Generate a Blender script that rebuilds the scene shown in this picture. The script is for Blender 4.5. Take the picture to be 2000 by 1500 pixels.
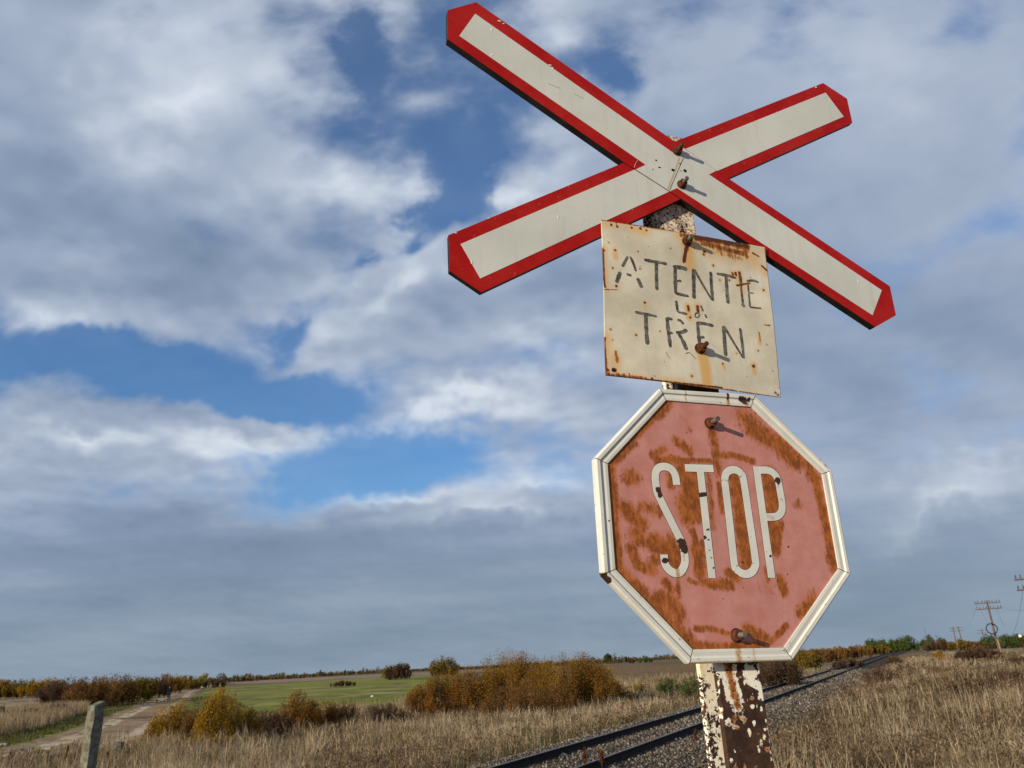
import bpy, bmesh, math, random
import numpy as np
from mathutils import Vector, Matrix
R = math.radians
for o in list(bpy.data.objects): bpy.data.objects.remove(o)
SC = bpy.context.scene
COL = SC.collection
# ------------------------------------------------------------------ camera
FPX = 1500.0; PITCH = R(20.0); RHO = math.atan(0.0485)
CAM = np.array([0, 0, 1.6])
f_ = np.array([0, math.cos(PITCH), math.sin(PITCH)])
r0 = np.array([1.0, 0, 0]); u0 = np.array([0, -math.sin(PITCH), math.cos(PITCH)])
r_ = r0*math.cos(RHO) - u0*math.sin(RHO); u_ = r0*math.sin(RHO) + u0*math.cos(RHO)
cd = bpy.data.cameras.new('camera'); cam = bpy.data.objects.new('camera', cd); COL.objects.link(cam)
cam.matrix_world = Matrix(((r_[0], u_[0], -f_[0], CAM[0]), (r_[1], u_[1], -f_[1], CAM[1]), (r_[2], u_[2], -f_[2], CAM[2]), (0, 0, 0, 1)))
cd.sensor_width = 36; cd.lens = 36*FPX/2000; cd.clip_start = 0.05; cd.clip_end = 20000
cd.dof.use_dof = True; cd.dof.focus_distance = 1.65; cd.dof.aperture_fstop = 12.0
SC.camera = cam
SC.view_settings.view_transform = 'Standard'; SC.view_settings.look = 'None'
SC.view_settings.exposure = 0; SC.view_settings.gamma = 1
SUN_AZ, SUN_EL = -132.5, 16.0
TOSUN = np.array([math.sin(R(SUN_AZ))*math.cos(R(SUN_EL)), math.cos(R(SUN_AZ))*math.cos(R(SUN_EL)), math.sin(R(SUN_EL))])
sd = bpy.data.lights.new('sun', 'SUN'); sun = bpy.data.objects.new('sun', sd); COL.objects.link(sun)
sd.energy = 4.8; sd.angle = R(0.53); sd.color = (1.0, 0.86, 0.65)
sun.rotation_euler = Vector(-TOSUN).to_track_quat('-Z', 'Y').to_euler()

def ray(x, y):
    d = f_*FPX + r_*(x-1000) + u_*(750-y); return d/np.linalg.norm(d)

# ------------------------------------------------------------------ node helper
class NT:
    def __init__(s, nt): s.nt = nt; s.N = nt.nodes; s.L = nt.links
    def new(s, t, **kw):
        n = s.N.new(t)
        for k, v in kw.items(): setattr(n, k, v)
        return n
    def put(s, sock, v):
        if v is None: return
        if hasattr(v, 'is_output'): s.L.new(v, sock)
        else: sock.default_value = v
    def m(s, op, a, b=None, c=None, clamp=False):
        n = s.new('ShaderNodeMath', operation=op, use_clamp=clamp)
        s.put(n.inputs[0], a); s.put(n.inputs[1], b); s.put(n.inputs[2], c); return n.outputs[0]
    def v(s, op, a, b=None):
        n = s.new('ShaderNodeVectorMath', operation=op); s.put(n.inputs[0], a)
        if op == 'SCALE': s.put(n.inputs['Scale'], b)
        else: s.put(n.inputs[1], b)
        return n.outputs['Value'] if op in ('DOT_PRODUCT', 'LENGTH') else n.outputs[0]
    def xyz(s, x, y, z=0.0):
        n = s.new('ShaderNodeCombineXYZ'); s.put(n.inputs[0], x); s.put(n.inputs[1], y); s.put(n.inputs[2], z); return n.outputs[0]
    def sep(s, v):
        n = s.new('ShaderNodeSeparateXYZ'); s.L.new(v, n.inputs[0]); return n.outputs
    def noise(s, vec, scale, detail=4, rough=.55, dist=0.0, col=False):
        n = s.new('ShaderNodeTexNoise'); s.put(n.inputs['Vector'], vec); n.inputs['Scale'].default_value = scale
        n.inputs['Detail'].default_value = detail; n.inputs['Roughness'].default_value = rough; n.inputs['Distortion'].default_value = dist
        return n.outputs['Color' if col else 'Fac']
    def ss(s, x, lo, hi):
        n = s.new('ShaderNodeMapRange', interpolation_type='SMOOTHSTEP'); s.put(n.inputs[0], x); n.inputs[1].default_value = lo; n.inputs[2].default_value = hi
        return n.outputs[0]
    def mix(s, fac, a, b, mode='MIX'):
        n = s.new('ShaderNodeMix', data_type='RGBA', blend_type=mode)
        s.put(n.inputs[0], fac)
        for k, c in ((6, a), (7, b)):
            if not hasattr(c, 'is_output') and len(c) == 3: c = (*c, 1)
            s.put(n.inputs[k], c)
        return n.outputs[2]
    def map(s, vec, loc=(0, 0, 0), rot=(0, 0, 0), sc=(1, 1, 1), kind='POINT'):
        n = s.new('ShaderNodeMapping', vector_type=kind); s.put(n.inputs[0], vec)
        n.inputs['Location'].default_value = loc; n.inputs['Rotation'].default_value = rot; n.inputs['Scale'].default_value = sc
        return n.outputs[0]
    def ramp(s, fac, stops):
        n = s.new('ShaderNodeValToRGB'); s.put(n.inputs[0], fac); e = n.color_ramp.elements
        while len(e) < len(stops): e.new(0.5)
        for k, (p, c) in enumerate(stops): e[k].position = p; e[k].color = (*c, 1)
        return n.outputs[0]
    def attr(s, name):
        return s.new('ShaderNodeAttribute', attribute_name=name).outputs['Fac']

# ------------------------------------------------------------------ sky: Nishita blue with broken cloud, all in world directions
W = bpy.data.worlds.new('World'); SC.world = W; W.use_nodes = True
t = NT(W.node_tree); t.N.clear()
out = t.new('ShaderNodeOutputWorld'); bg = t.new('ShaderNodeBackground'); t.L.new(bg.outputs[0], out.inputs[0])
BGS = 0.1; bg.inputs[1].default_value = BGS
sky = t.new('ShaderNodeTexSky', sky_type='NISHITA'); sky.sun_disc = False
sky.sun_elevation = R(SUN_EL); sky.sun_rotation = R(SUN_AZ); sky.air_density = 1.0; sky.dust_density = 0.4; sky.ozone_density = 1.6
gen = t.new('ShaderNodeTexCoord').outputs['Generated']
dx, dy, dz = t.sep(gen)
dyp = t.m('MAXIMUM', t.m('ABSOLUTE', dy), 0.12)
a_ = t.m('DIVIDE', dx, dyp); e_ = t.m('DIVIDE', dz, dyp)
ae = t.xyz(a_, e_, t.m('MULTIPLY', t.m('SIGN', dy), .5))
iv = t.m('DIVIDE', 1.0, t.m('ADD', t.m('MAXIMUM', e_, 0.0), 0.30))
uv = t.xyz(t.m('MULTIPLY', a_, iv), t.m('MULTIPLY', iv, 1.15), t.m('MULTIPLY', t.m('SIGN', dy), 1.5))
SKYROT = 0.45
uvr = t.map(uv, rot=(0, 0, SKYROT), sc=(1.0, 1.0, 1))
def AE(px, py):
    d = ray(px, py); return d[0]/d[1], d[2]/d[1]
wn = t.noise(ae, 3.2, 5, .6, 0, True)
wv = t.v('SCALE', t.v('SUBTRACT', wn, (.5, .5, .5)), 0.30)
aew = t.v('ADD', ae, wv); sx, sy, sz = t.sep(aew); aew = t.xyz(sx, sy, 0.0)
def blobs(lst):
    acc = None
    for (px, py, rx, ry, rot, amp) in lst:
        a, e = AE(px, py); ax, ex = AE(px+rx, py); a2, e2 = AE(px, py-ry)
        mp = t.map(aew, loc=(a, e, 0), rot=(0, 0, R(rot)), sc=(math.hypot(ax-a, ex-e)*1.35, math.hypot(a2-a, e2-e)*1.35, 1), kind='TEXTURE')
        g = t.new('ShaderNodeTexGradient', gradient_type='QUADRATIC_SPHERE'); t.L.new(mp, g.inputs[0])
        acc = t.m('MULTIPLY_ADD', g.outputs[1], amp, acc if acc is not None else 0.0)
    return acc
# openings (negative) and banks (positive): centre px, radii px, tilt, weight
cov_b = blobs([
    (330, 740, 330, 85, -8, -1.4), (110, 690, 230, 55, 0, -1.2), (560, 800, 220, 100, 10, -1.1), (740, 870, 230, 110, 0, -1.2),
    (700, 60, 65, 100, 0, -.75), (1180, 160, 70, 120, 10, -.85), (955, 330, 90, 130, 20, -1.25), (885, 410, 80, 60, 30, -1.0), (800, 470, 110, 60, 30, -1.1),
    (600, 600, 100, 70, 40, -.9), (680, 520, 80, 45, 30, -.8), (730, 170, 60, 100, 15, -.5), (960, 150, 330, 260, 0, -.37), (850, 270, 90, 90, 20, -.4), (640, 930, 180, 60, -5, -.7),
    (1780, 1020, 330, 32, 10, -.55), (1720, 960, 160, 40, 10, -.3),
    (300, 300, 420, 330, 0, .7), (720, 380, 170, 110, 30, .45), (1050, 640, 380, 110, 25, .6), (600, 690, 150, 50, 0, .4), (150, 845, 280, 60, -8, .75),
    (470, 850, 190, 40, -12, .9), (900, 800, 260, 70, 15, .5), (1500, 300, 600, 500, 0, .5), (700, 1130, 1100, 170, 0, .8), (1040, 370, 80, 60, 30, .6)])
n1 = t.noise(uvr, 2.4, 9, .50, 0.0); n1a = t.noise(uvr, 2.4, 4, .50, 0.0)
off = t.v('ADD', uvr, (-.035, .03, 0)); n1b = t.noise(off, 2.4, 4, .50, 0.0)
tex = t.m('MULTIPLY', t.m('SUBTRACT', 1.0, t.m('MULTIPLY', t.ss(a_, .10, .42), .62)), t.m('SUBTRACT', 1.0, t.m('MULTIPLY', t.ss(e_, .36, .12), .72)))
nf = t.noise(t.map(ae, sc=(1, 1.35, 1), rot=(0, 0, -.3)), 6.5, 8, .5, 0.0)
cov = t.m('ADD', t.m('ADD', cov_b, 0.62), t.m('MULTIPLY', t.m('SUBTRACT', n1, .5), t.m('MULTIPLY_ADD', tex, 1.4, 1.0)))
cov = t.m('ADD', cov, t.m('MULTIPLY', t.m('SUBTRACT', nf, .5), 1.5))
front = t.ss(dy, 0.0, .2)
cov = t.m('ADD', cov, t.m('MULTIPLY', t.ss(e_, .24, .10), .75))
alpha = t.m('MULTIPLY_ADD', t.ss(cov, -.05, .74), .88, .12)
br_b = blobs([
    (330, 170, 330, 200, 0, .55), (180, 60, 260, 130, 0, .3), (640, 390, 300, 100, -25, .45), (850, 370, 150, 70, -20, .4), (1040, 370, 120, 60, 20, .55), (150, 865, 280, 62, -6, .55), (520, 900, 250, 60, -12, .48), (60, 620, 260, 60, -5, .35),
    (760, 985, 200, 30, -8, .5), (880, 790, 330, 45, 14, .55), (1000, 950, 260, 70, 14, .4), (930, 1020, 260, 30, 8, .35), (780, 570, 200, 60, 25, .45), (1080, 640, 300, 60, 22, .25), (1900, 940, 330, 75, 16, .32), (1850, 1010, 300, 50, 10, .2),
    (420, 500, 300, 130, 0, -.25), (90, 330, 200, 160, 0, -.12), (450, 1100, 800, 160, 0, -.30), (1250, 550, 400, 150, 0, -.1), (1750, 650, 500, 260, 0, -.2), (1800, 200, 450, 250, 0, .2), (1500, 60, 300, 150, 0, .1),
    (1300, 1180, 900, 130, 0, -.15)])
lit = t.m('MULTIPLY', t.m('MULTIPLY', t.m('SUBTRACT', n1a, n1b), 2.4), tex)
bfac = t.m('ADD', t.m('ADD', t.m('ADD', br_b, .42), lit), t.m('MULTIPLY', t.m('SUBTRACT', nf, .5), t.m('MULTIPLY', tex, .55)))
bfac = t.m('ADD', bfac, t.m('MULTIPLY', t.m('SUBTRACT', t.noise(uvr, 1.3, 4, .5), .5), t.m('MULTIPLY', tex, .6)))
strk = t.noise(t.map(ae, rot=(0, 0, -.06), sc=(1.3, 9.0, 1)), 2.2, 5, .5)
bfac = t.m('ADD', bfac, t.m('MULTIPLY', t.m('SUBTRACT', strk, .47), t.m('MULTIPLY', t.ss(e_, .48, .12), .75)))
thin = t.m('MULTIPLY', t.m('SUBTRACT', 1.0, t.ss(cov, .25, 1.3)), .22)
bfac = t.m('ADD', bfac, thin)
k = 1/BGS
cc = t.ramp(bfac, [(0.0, (.168, .235, .345)), (.35, (.248, .325, .46)), (.65, (.395, .465, .59)), (1.0, (.67, .735, .82))])
# greyer, greener light low down near the horizon
cc = t.mix(t.ss(e_, .24, 0.0), cc, t.mix(t.ss(bfac, -.1, .9), (.175, .25, .335), (.33, .405, .49)))
cc = t.v('SCALE', cc, t.m('MULTIPLY', t.m('MULTIPLY_ADD', t.ss(dy, -.3, .25), .3, .7), k))  # unseen clouds behind the camera are dimmed to lower the ambient light
blue = t.mix(1.0, sky.outputs[0], (.58, 1.02, 1.48), 'MULTIPLY')
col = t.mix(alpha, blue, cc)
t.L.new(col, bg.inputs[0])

# ------------------------------------------------------------------ mesh helpers
def obj(name, verts, faces, mat, parent=None, smooth=False, attrs=None, mats=None, fm=None):
    me = bpy.data.meshes.new(name)
    if isinstance(faces, np.ndarray):
        verts = np.asarray(verts, dtype=np.float32); n = faces.shape[1]
        me.vertices.add(len(verts)); me.vertices.foreach_set('co', verts.ravel())
        me.loops.add(faces.size); me.loops.foreach_set('vertex_index', faces.ravel().astype(np.int32))
        me.polygons.add(len(faces)); me.polygons.foreach_set('loop_start', np.arange(0, faces.size, n, dtype=np.int32))
        me.update(calc_edges=True)
    else:
        me.from_pydata([tuple(v) for v in verts], [], faces); me.update()
    for k, v in (attrs or {}).items():
        at = me.attributes.new(k, 'FLOAT', 'POINT'); at.data.foreach_set('value', np.asarray(v, dtype=np.float32))
    for m in (mats or [mat]): me.materials.append(m)
    if fm is not None: me.polygons.foreach_set('material_index', np.asarray(fm, dtype=np.int32))
    if smooth: me.polygons.foreach_set('use_smooth', [True]*len(me.polygons))
    o = bpy.data.objects.new(name, me); COL.objects.link(o)
    if parent: o.parent = parent
    return o
def tag(o, label=None, cat=None, group=None, kind=None):
    if label: o['label'] = label
    if cat: o['category'] = cat
    if group: o['group'] = group
    if kind: o['kind'] = kind
    return o
def empty(name, loc=(0, 0, 0), label=None, cat=None, group=None):
    o = bpy.data.objects.new(name, None); COL.objects.link(o); o.location = loc; o.empty_display_size = .1
    return tag(o, label, cat, group)
class MB:
    def __init__(s): s.v = []; s.f = []; s.mi = []
    def add(s, v, f, mi=0):
        b = len(s.v); s.v += [tuple(p) for p in v]; s.f += [[b+i for i in q] for q in f]; s.mi += [mi]*len(f)
    def tube(s, pts, rad, n=8, caps=True, mi=0):
        pts = [np.asarray(p, float) for p in pts]
        if not hasattr(rad, '__len__'): rad = [rad]*len(pts)
        V = []; 
        for i, p in enumerate(pts):
            d = pts[min(i+1, len(pts)-1)] - pts[max(i-1, 0)]; d /= np.linalg.norm(d)+1e-12
            h = np.array([0, 0, 1.]) if abs(d[2]) < .9 else np.array([1., 0, 0])
            x = np.cross(h, d); x /= np.linalg.norm(x); y = np.cross(d, x)
            V += [p + rad[i]*(math.cos(2*math.pi*j/n)*x + math.sin(2*math.pi*j/n)*y) for j in range(n)]
        Fc = [[i*n+j, i*n+(j+1) % n, (i+1)*n+(j+1) % n, (i+1)*n+j] for i in range(len(pts)-1) for j in range(n)]
        if caps: Fc += [list(range(n))[::-1], [(len(pts)-1)*n+j for j in range(n)]]
        s.add(V, Fc, mi)
    def box(s, c, ax, ay, az, mi=0):
        c = np.asarray(c, float); ax, ay, az = [np.asarray(q, float) for q in (ax, ay, az)]
        V = [c + i*ax + j*ay + k*az for k in (-1, 1) for j in (-1, 1) for i in (-1, 1)]
        s.add(V, [[0, 2, 3, 1], [4, 5, 7, 6], [0, 1, 5, 4], [2, 6, 7, 3], [0, 4, 6, 2], [1, 3, 7, 5]], mi)
    def build(s, name, mat, parent=None, smooth=False, bevel=0, mats=None):
        o = obj(name, s.v, s.f, mat, parent, smooth, mats=mats, fm=s.mi if mats else None)
        if bevel:
            b = o.modifiers.new('bevel', 'BEVEL'); b.width = bevel; b.segments = 2; b.limit_method = 'ANGLE'; b.angle_limit = R(40)
        return o
def material(name, base, rough=.8, build=None, spec=.3, metal=0.0):
    m = bpy.data.materials.new(name); m.use_nodes = True
    n = NT(m.node_tree); b = m.node_tree.nodes['Principled BSDF']
    b.inputs['Base Color'].default_value = (*base, 1); b.inputs['Roughness'].default_value = rough
    b.inputs['Specular IOR Level'].default_value = spec; b.inputs['Metallic'].default_value = metal
    if build: build(n, b)
    return m
def bump(n, b, h, strength=.3, dist=.01):
    k = n.new('ShaderNodeBump'); k.inputs['Strength'].default_value = strength; k.inputs['Distance'].default_value = dist
    n.put(k.inputs['Height'], h); n.L.new(k.outputs[0], b.inputs['Normal'])
def noisy(name, c1, c2, scale, rough=.85, detail=5, bmp=0.2, bd=.01, lo=.35, hi=.65, stretch=(1, 1, 1), spec=.2):
    def bd_(n, b):
        co = n.map(n.new('ShaderNodeTexCoord').outputs['Object'], sc=stretch); f = n.noise(co, scale, detail, .6)
        n.L.new(n.mix(n.ss(f, lo, hi), c1, c2), b.inputs['Base Color'])
        if bmp: bump(n, b, f, bmp, bd)
    return material(name, c1, rough, bd_, spec)

# ------------------------------------------------------------------ terrain in track coordinates (s to the right, t along)
TAZ = R(25.717); VT = np.array([math.sin(TAZ), math.cos(TAZ)]); NR = np.array([VT[1], -VT[0]]); S0 = 6.10
def st(x, y): return x*NR[0]+y*NR[1]+S0, x*VT[0]+y*VT[1]
def xy(s, tt): return (s-S0)*NR[0]+tt*VT[0], (s-S0)*NR[1]+tt*VT[1]
SP = [-4000, -60, -30, -12, -8, -5, -3.2, -2.4, -1.7, 1.7, 2.5, 3.6, 6, 9, 40, 4000]
ZP = [-.80, -.80, -.80, -.78, -.72, -.62, -.52, -.36, -.185, -.185, -.24, -.26, -.16, -.12, -.12, -.12]
def zst(s, tt):
    s = np.asarray(s, float); tt = np.asarray(tt, float)
    z = np.interp(s, SP, ZP)
    w = np.clip((np.abs(s)-3.0)/3, 0, 1)
    return z + w*(.05*np.sin(s*.9+1.3*np.sin(tt*.31))*np.sin(tt*.47+.6) + .035*np.sin(s*2.1+tt*1.3)*np.cos(tt*1.9-s))*np.clip(200/(np.abs(tt)+60), 0, 1)
def zxy(x, y): return zst(*st(np.asarray(x), np.asarray(y)))
def at(px, py, dz=0.0):
    d = ray(px, py); z = -.5
    for _ in range(12):
        p = CAM + d*((z-CAM[2])/min(d[2], -1e-4)); z = float(zxy(p[0], p[1]))+dz
    return p
def depth(p): return float((np.asarray(p)-CAM) @ f_)
def proj(P):
    v = np.asarray(P)-CAM; z = v@f_; return 1000+FPX*(v@r_)/z, 750-FPX*(v@u_)/z

def ground_mat(n, b):
    geo = n.new('ShaderNodeNewGeometry').outputs['Position']
    f1 = n.noise(geo, .35, 6, .6); f2 = n.noise(geo, 4.0, 6, .65); f3 = n.noise(geo, .03, 5, .6)
    c = n.mix(n.ss(f2, .3, .7), (.085, .058, .033), (.20, .145, .085))
    c = n.mix(n.ss(f1, .45, .7), c, n.mix(f2, (.06, .065, .025), (.13, .115, .05)))
    c = n.mix(n.ss(f3, .42, .6), c, n.mix(f2, (.18, .115, .065), (.275, .185, .105)))
    n.L.new(c, b.inputs['Base Color']); bump(n, b, f2, .8, .15)
M_ground = material('dry_earth', (.15, .11, .07), .95, ground_mat, .1)
sv = np.unique(np.concatenate([np.array(SP), np.linspace(-40, 40, 161), np.geomspace(40, 4000, 30), -np.geomspace(40, 4000, 30)]))
tv = np.unique(np.concatenate([np.linspace(-30, 120, 251), np.geomspace(120, 4500, 40), -np.geomspace(30, 1500, 14)]))
S, T = np.meshgrid(sv, tv); X, Y = xy(S, T); Z = zst(S, T)
V = np.stack([X, Y, Z], -1).reshape(-1, 3); ns, nt_ = len(sv), len(tv)
I = np.arange(ns*nt_).reshape(nt_, ns)
Fq = np.stack([I[:-1, :-1], I[:-1, 1:], I[1:, 1:], I[1:, :-1]], -1).reshape(-1, 4)
tag(obj('ground', V, Fq, M_ground, smooth=True), kind='structure')

def sheet(name, pts, mat, dz, sub=40, label=None):
    """polygon (x, y) draped on the terrain"""
    bm = bmesh.new(); vs = [bm.verts.new((p[0], p[1], 0)) for p in pts]; bm.faces.new(vs)
    bmesh.ops.triangulate(bm, faces=bm.faces[:])
    for _ in range(7):
        ed = [e for e in bm.edges if e.calc_length() > max(1.5, .05*((e.verts[0].co.length+e.verts[1].co.length)/2))]
        if not ed or len(bm.verts) > 12000: break
        bmesh.ops.subdivide_edges(bm, edges=ed, cuts=1); bmesh.ops.triangulate(bm, faces=[q for q in bm.faces if len(q.verts) > 3])
    for v in bm.verts: v.co.z = float(zxy(v.co.x, v.co.y))+dz
    bmesh.ops.recalc_face_normals(bm, faces=bm.faces[:])
    if sum(q.normal.z for q in bm.faces) < 0: bmesh.ops.reverse_faces(bm, faces=bm.faces[:])
    me = bpy.data.meshes.new(name); bm.to_mesh(me); bm.free(); me.materials.append(mat)
    o = bpy.data.objects.new(name, me); COL.objects.link(o); return tag(o, label, None, None, 'structure')
def gpts(l): return [at(*p)[:2] for p in l]

def green_mat(n, b):
    geo = n.new('ShaderNodeNewGeometry').outputs['Position']
    f1 = n.noise(geo, .09, 5, .6); f2 = n.noise(geo, 1.3, 6, .7)
    c = n.mix(n.ss(f2, .3, .7), (.13, .148, .022), (.235, .25, .046)); c = n.mix(n.ss(f1, .47, .62), c, (.30, .28, .08)); c = n.mix(n.ss(f1, .42, .28), c, (.055, .072, .018))
    n.L.new(c, b.inputs['Base Color']); bump(n, b, f2, .7, .2)
M_green = material('young_crop_green', (.1, .15, .03), .95, green_mat, .1)
def plough_mat(n, b):
    geo = n.new('ShaderNodeNewGeometry').outputs['Position']
    mp = n.map(geo, rot=(0, 0, R(62)))
    w = n.new('ShaderNodeTexWave', wave_type='BANDS', bands_direction='Y'); n.L.new(mp, w.inputs[0]); w.inputs['Scale'].default_value = .22; w.inputs['Distortion'].default_value = 6; w.inputs['Detail'].default_value = 4; w.inputs['Detail Scale'].default_value = 1.6
    f2 = n.noise(geo, 1.6, 7, .7)
    c = n.mix(n.ss(f2, .3, .7), (.165, .098, .042), (.31, .20, .095)); c = n.mix(n.ss(w.outputs[1], .1, .0), c, (.06, .04, .024))
    n.L.new(c, b.inputs['Base Color']); bump(n, b, n.m('ADD', f2, w.outputs[1]), .8, .25)
M_plough = material('ploughed_soil', (.2, .14, .09), .95, plough_mat, .1)
M_stubble = noisy('stubble', (.23, .155, .10), (.31, .22, .14), .05, .95, 6, 0)
def road_mat(n, b):
    geo = n.new('ShaderNodeNewGeometry').outputs['Position']
    f1 = n.noise(geo, .7, 6, .65); f2 = n.noise(geo, 7, 4, .6); w = n.attr('rut')
    c = n.mix(n.ss(f1, .35, .65), (.24, .15, .084), (.34, .24, .15))
    c = n.mix(n.ss(n.m('ADD', w, n.m('MULTIPLY', n.m('SUBTRACT', f1, .5), .8)), .35, .75), c, (.52, .415, .29))
    c = n.mix(n.ss(f2, .55, .75), c, (.30, .24, .17)); n.L.new(c, b.inputs['Base Color']); bump(n, b, f2, .5, .05)
M_road = material('packed_earth', (.3, .23, .16), .95, road_mat, .1)
M_verge = material('verge_grass', (.09, .11, .03), .95, green_mat, .1)
# dirt road: centre line and half width in metres
rc = [at(*p) for p in [(-160, 1494), (-60, 1488), (40, 1478), (130, 1462), (205, 1440), (262, 1412), (300, 1388), (335, 1366), (368, 1349), (410, 1338)]]
rc = np.array(rc)[:, :2]
def catmull(P, n):
    P = np.vstack([2*P[0]-P[1], P, 2*P[-1]-P[-2]]); o = []
    for i in range(1, len(P)-2):
        for k in range(n):
            u = k/n; a, b, c, d = P[i-1], P[i], P[i+1], P[i+2]
            o.append(.5*((2*b)+(c-a)*u+(2*a-5*b+4*c-d)*u*u+(3*b-a-3*c+d)*u**3))
    o.append(P[-2]); return np.array(o)
RCL = catmull(rc, 14)
tan = np.gradient(RCL, axis=0); tan /= np.linalg.norm(tan, axis=1)[:, None]; nrm = np.stack([tan[:, 1], -tan[:, 0]], 1)
def strip(name, width, mat, dz, ks, wob=0.0, ruts=False):
    rng = np.random.default_rng(5); V = []; A = []
    for i in range(len(RCL)):
        wl = width*(1+wob*math.sin(i*.7)+wob*.7*math.sin(i*1.9+1))
        for k in ks:
            p = RCL[i]+nrm[i]*k*wl; s, tt = st(*p); crown = 0
            if ruts: crown = -.06*math.exp(-((abs(k)-.52)/.16)**2)
            V.append((p[0], p[1], float(zst(s, tt))+dz+crown*0.5)); A.append(math.exp(-((abs(k)-.52)/.2)**2))
    m = len(ks); Fc = [[i*m+j, i*m+j+1, (i+1)*m+j+1, (i+1)*m+j] for i in range(len(RCL)-1) for j in range(m-1)]
    o = obj(name, V, Fc, mat, attrs={'rut': A}); return tag(o, kind='structure')
strip('road_verge', 6.2, M_verge, .012, np.linspace(-1, 1, 13), .12)
strip('dirt_road', 2.7, M_road, .045, np.linspace(-1, 1, 15), .10, True)
sheet('green_field', gpts([(425, 1342), (520, 1336), (640, 1329), (800, 1320.5), (905, 1315), (930, 1340), (860, 1372), (700, 1396), (560, 1412), (420, 1420), (330, 1420), (322, 1402), (372, 1363)]), M_green, .03)
sheet('ploughed_field', gpts([(1040, 1312), (1190, 1303), (1385, 1294), (1470, 1290), (1470, 1330), (1400, 1362), (1240, 1378), (1090, 1385)]), M_plough, .03)
sheet('stubble_field', gpts([(440, 1332), (640, 1322), (900, 1309.5), (1000, 1305), (1030, 1310), (905, 1314.5), (640, 1328.5), (470, 1337)]), M_stubble, .03)
sheet('pale_field', gpts([(-40, 1400), (-40, 1364), (120, 1358), (150, 1375), (90, 1398)]), noisy('mown_straw', (.25, .18, .105), (.36, .27, .16), .8, .95), .03)
sheet('right_field', gpts([(1800, 1272), (2060, 1254), (2120, 1262), (2060, 1268), (1960, 1276), (1860, 1284)]), noisy('fallow_field', (.26, .2, .115), (.33, .25, .15), .05, .95), .03)
sheet('right_green_field', gpts([(1930, 1284), (1990, 1272), (2080, 1266), (2120, 1280), (2040, 1296), (1970, 1294)]), noisy('fallow_green', (.14, .155, .06), (.22, .2, .1), .2, .95), .034)

# ------------------------------------------------------------------ railway
M_rail = noisy('rail_side', (.012, .010, .009), (.035, .024, .018), 9, .75, 4, .2, .004)
def railtop(n, b):
    f = n.noise(n.new('ShaderNodeNewGeometry').outputs['Position'], 6, 4); n.L.new(n.mix(f, (.15, .145, .14), (.30, .29, .285)), b.inputs['Base Color'])
M_railtop = material('rail_running_face', (.15, .15, .15), .5, railtop, .4, .6)
def rail(s0, label):
    prof = [(-.065, 0), (.065, 0), (.065, .012), (.012, .03), (.01, .115), (.034, .128), (.036, .15), (.026, .160), (-.026, .160), (-.036, .15), (-.034, .128), (-.01, .115), (-.012, .03), (-.065, .012)]
    ts = np.concatenate([np.arange(-12, 80, 6.0), np.geomspace(80, 2500, 16)]); V = []; n = len(prof)
    for tt in ts:
        for (a, h) in prof:
            x, y = xy(s0+a, tt); V.append((x, y, -.182+h))
    Fc = []; mi = []
    for i in range(len(ts)-1):
        for j in range(n):
            Fc.append([i*n+j, i*n+(j+1) % n, (i+1)*n+(j+1) % n, (i+1)*n+j]); mi.append(1 if j == 7 else 0)
    o = obj('rail', V, Fc, M_rail, mats=[M_rail, M_railtop], fm=mi); return tag(o, label, 'rail', 'rails of the single track')
rail(.755, 'dark steel rail of the track nearer to the stop sign')
rail(-.755, 'dark steel rail of the track farther from the stop sign')
M_sleeper = noisy('sleeper_concrete', (.16, .14, .12), (.27, .245, .21), 5, .9, 6, .3, .01)
mb = MB(); mb.box((0, 0, 0), (1.28, 0, 0), (0, .12, 0), (0, 0, .09)); sl = None
for i in range(120):
    tt = -4+i*.62; x, y = xy(0, tt)
    if sl is None: o = sl = mb.build('sleeper', M_sleeper, bevel=.015)
    else: o = sl.copy(); COL.objects.link(o)
    o.location = (x, y, -.282); o.rotation_euler = (0, 0, -TAZ)
    tag(o, 'weathered sleeper sunk in the grey ballast under both rails', 'sleeper', 'sleepers of the single track')

def ballast_mat(n, b):
    geo = n.new('ShaderNodeNewGeometry').outputs['Position']
    v = n.new('ShaderNodeTexVoronoi'); n.L.new(geo, v.inputs['Vector']); v.inputs['Scale'].default_value = 18
    v2 = n.sep(v.outputs['Color'])[0]
    c = n.ramp(v2, [(0, (.06, .048, .037)), (.5, (.135, .112, .088)), (1, (.25, .215, .17))])
    c = n.mix(n.ss(v.outputs['Distance'], .02, .045), c, n.mix(.7, c, (.02, .017, .013)))
    n.L.new(c, b.inputs['Base Color']); bump(n, b, v.outputs['Distance'], .9, .05)
M_ballast = material('ballast', (.2, .17, .14), .95, ballast_mat, .15)
ts = np.concatenate([np.arange(-15, 100, .8), np.geomspace(100, 2500, 30)])
kk = np.array([-2.7, -2.3, -1.7, -1.0, -.8, -.7, 0, .7, .8, 1.0, 1.7, 2.2, 2.8, 3.3])
S, T = np.meshgrid(kk, ts); edge = (np.abs(S) > 2.5)
S = S + edge*.35*np.sin(T*1.7+S)+edge*.2*np.sin(T*4.1); X, Y = xy(S, T)
Z = zst(S, T) + np.where(edge, -.02, .02)
I = np.arange(S.size).reshape(S.shape); Fq = np.stack([I[:-1, :-1], I[:-1, 1:], I[1:, 1:], I[1:, :-1]], -1).reshape(-1, 4)
tag(obj('track_bed', np.stack([X, Y, Z], -1).reshape(-1, 3), Fq, M_ballast, smooth=True), kind='structure')
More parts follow.
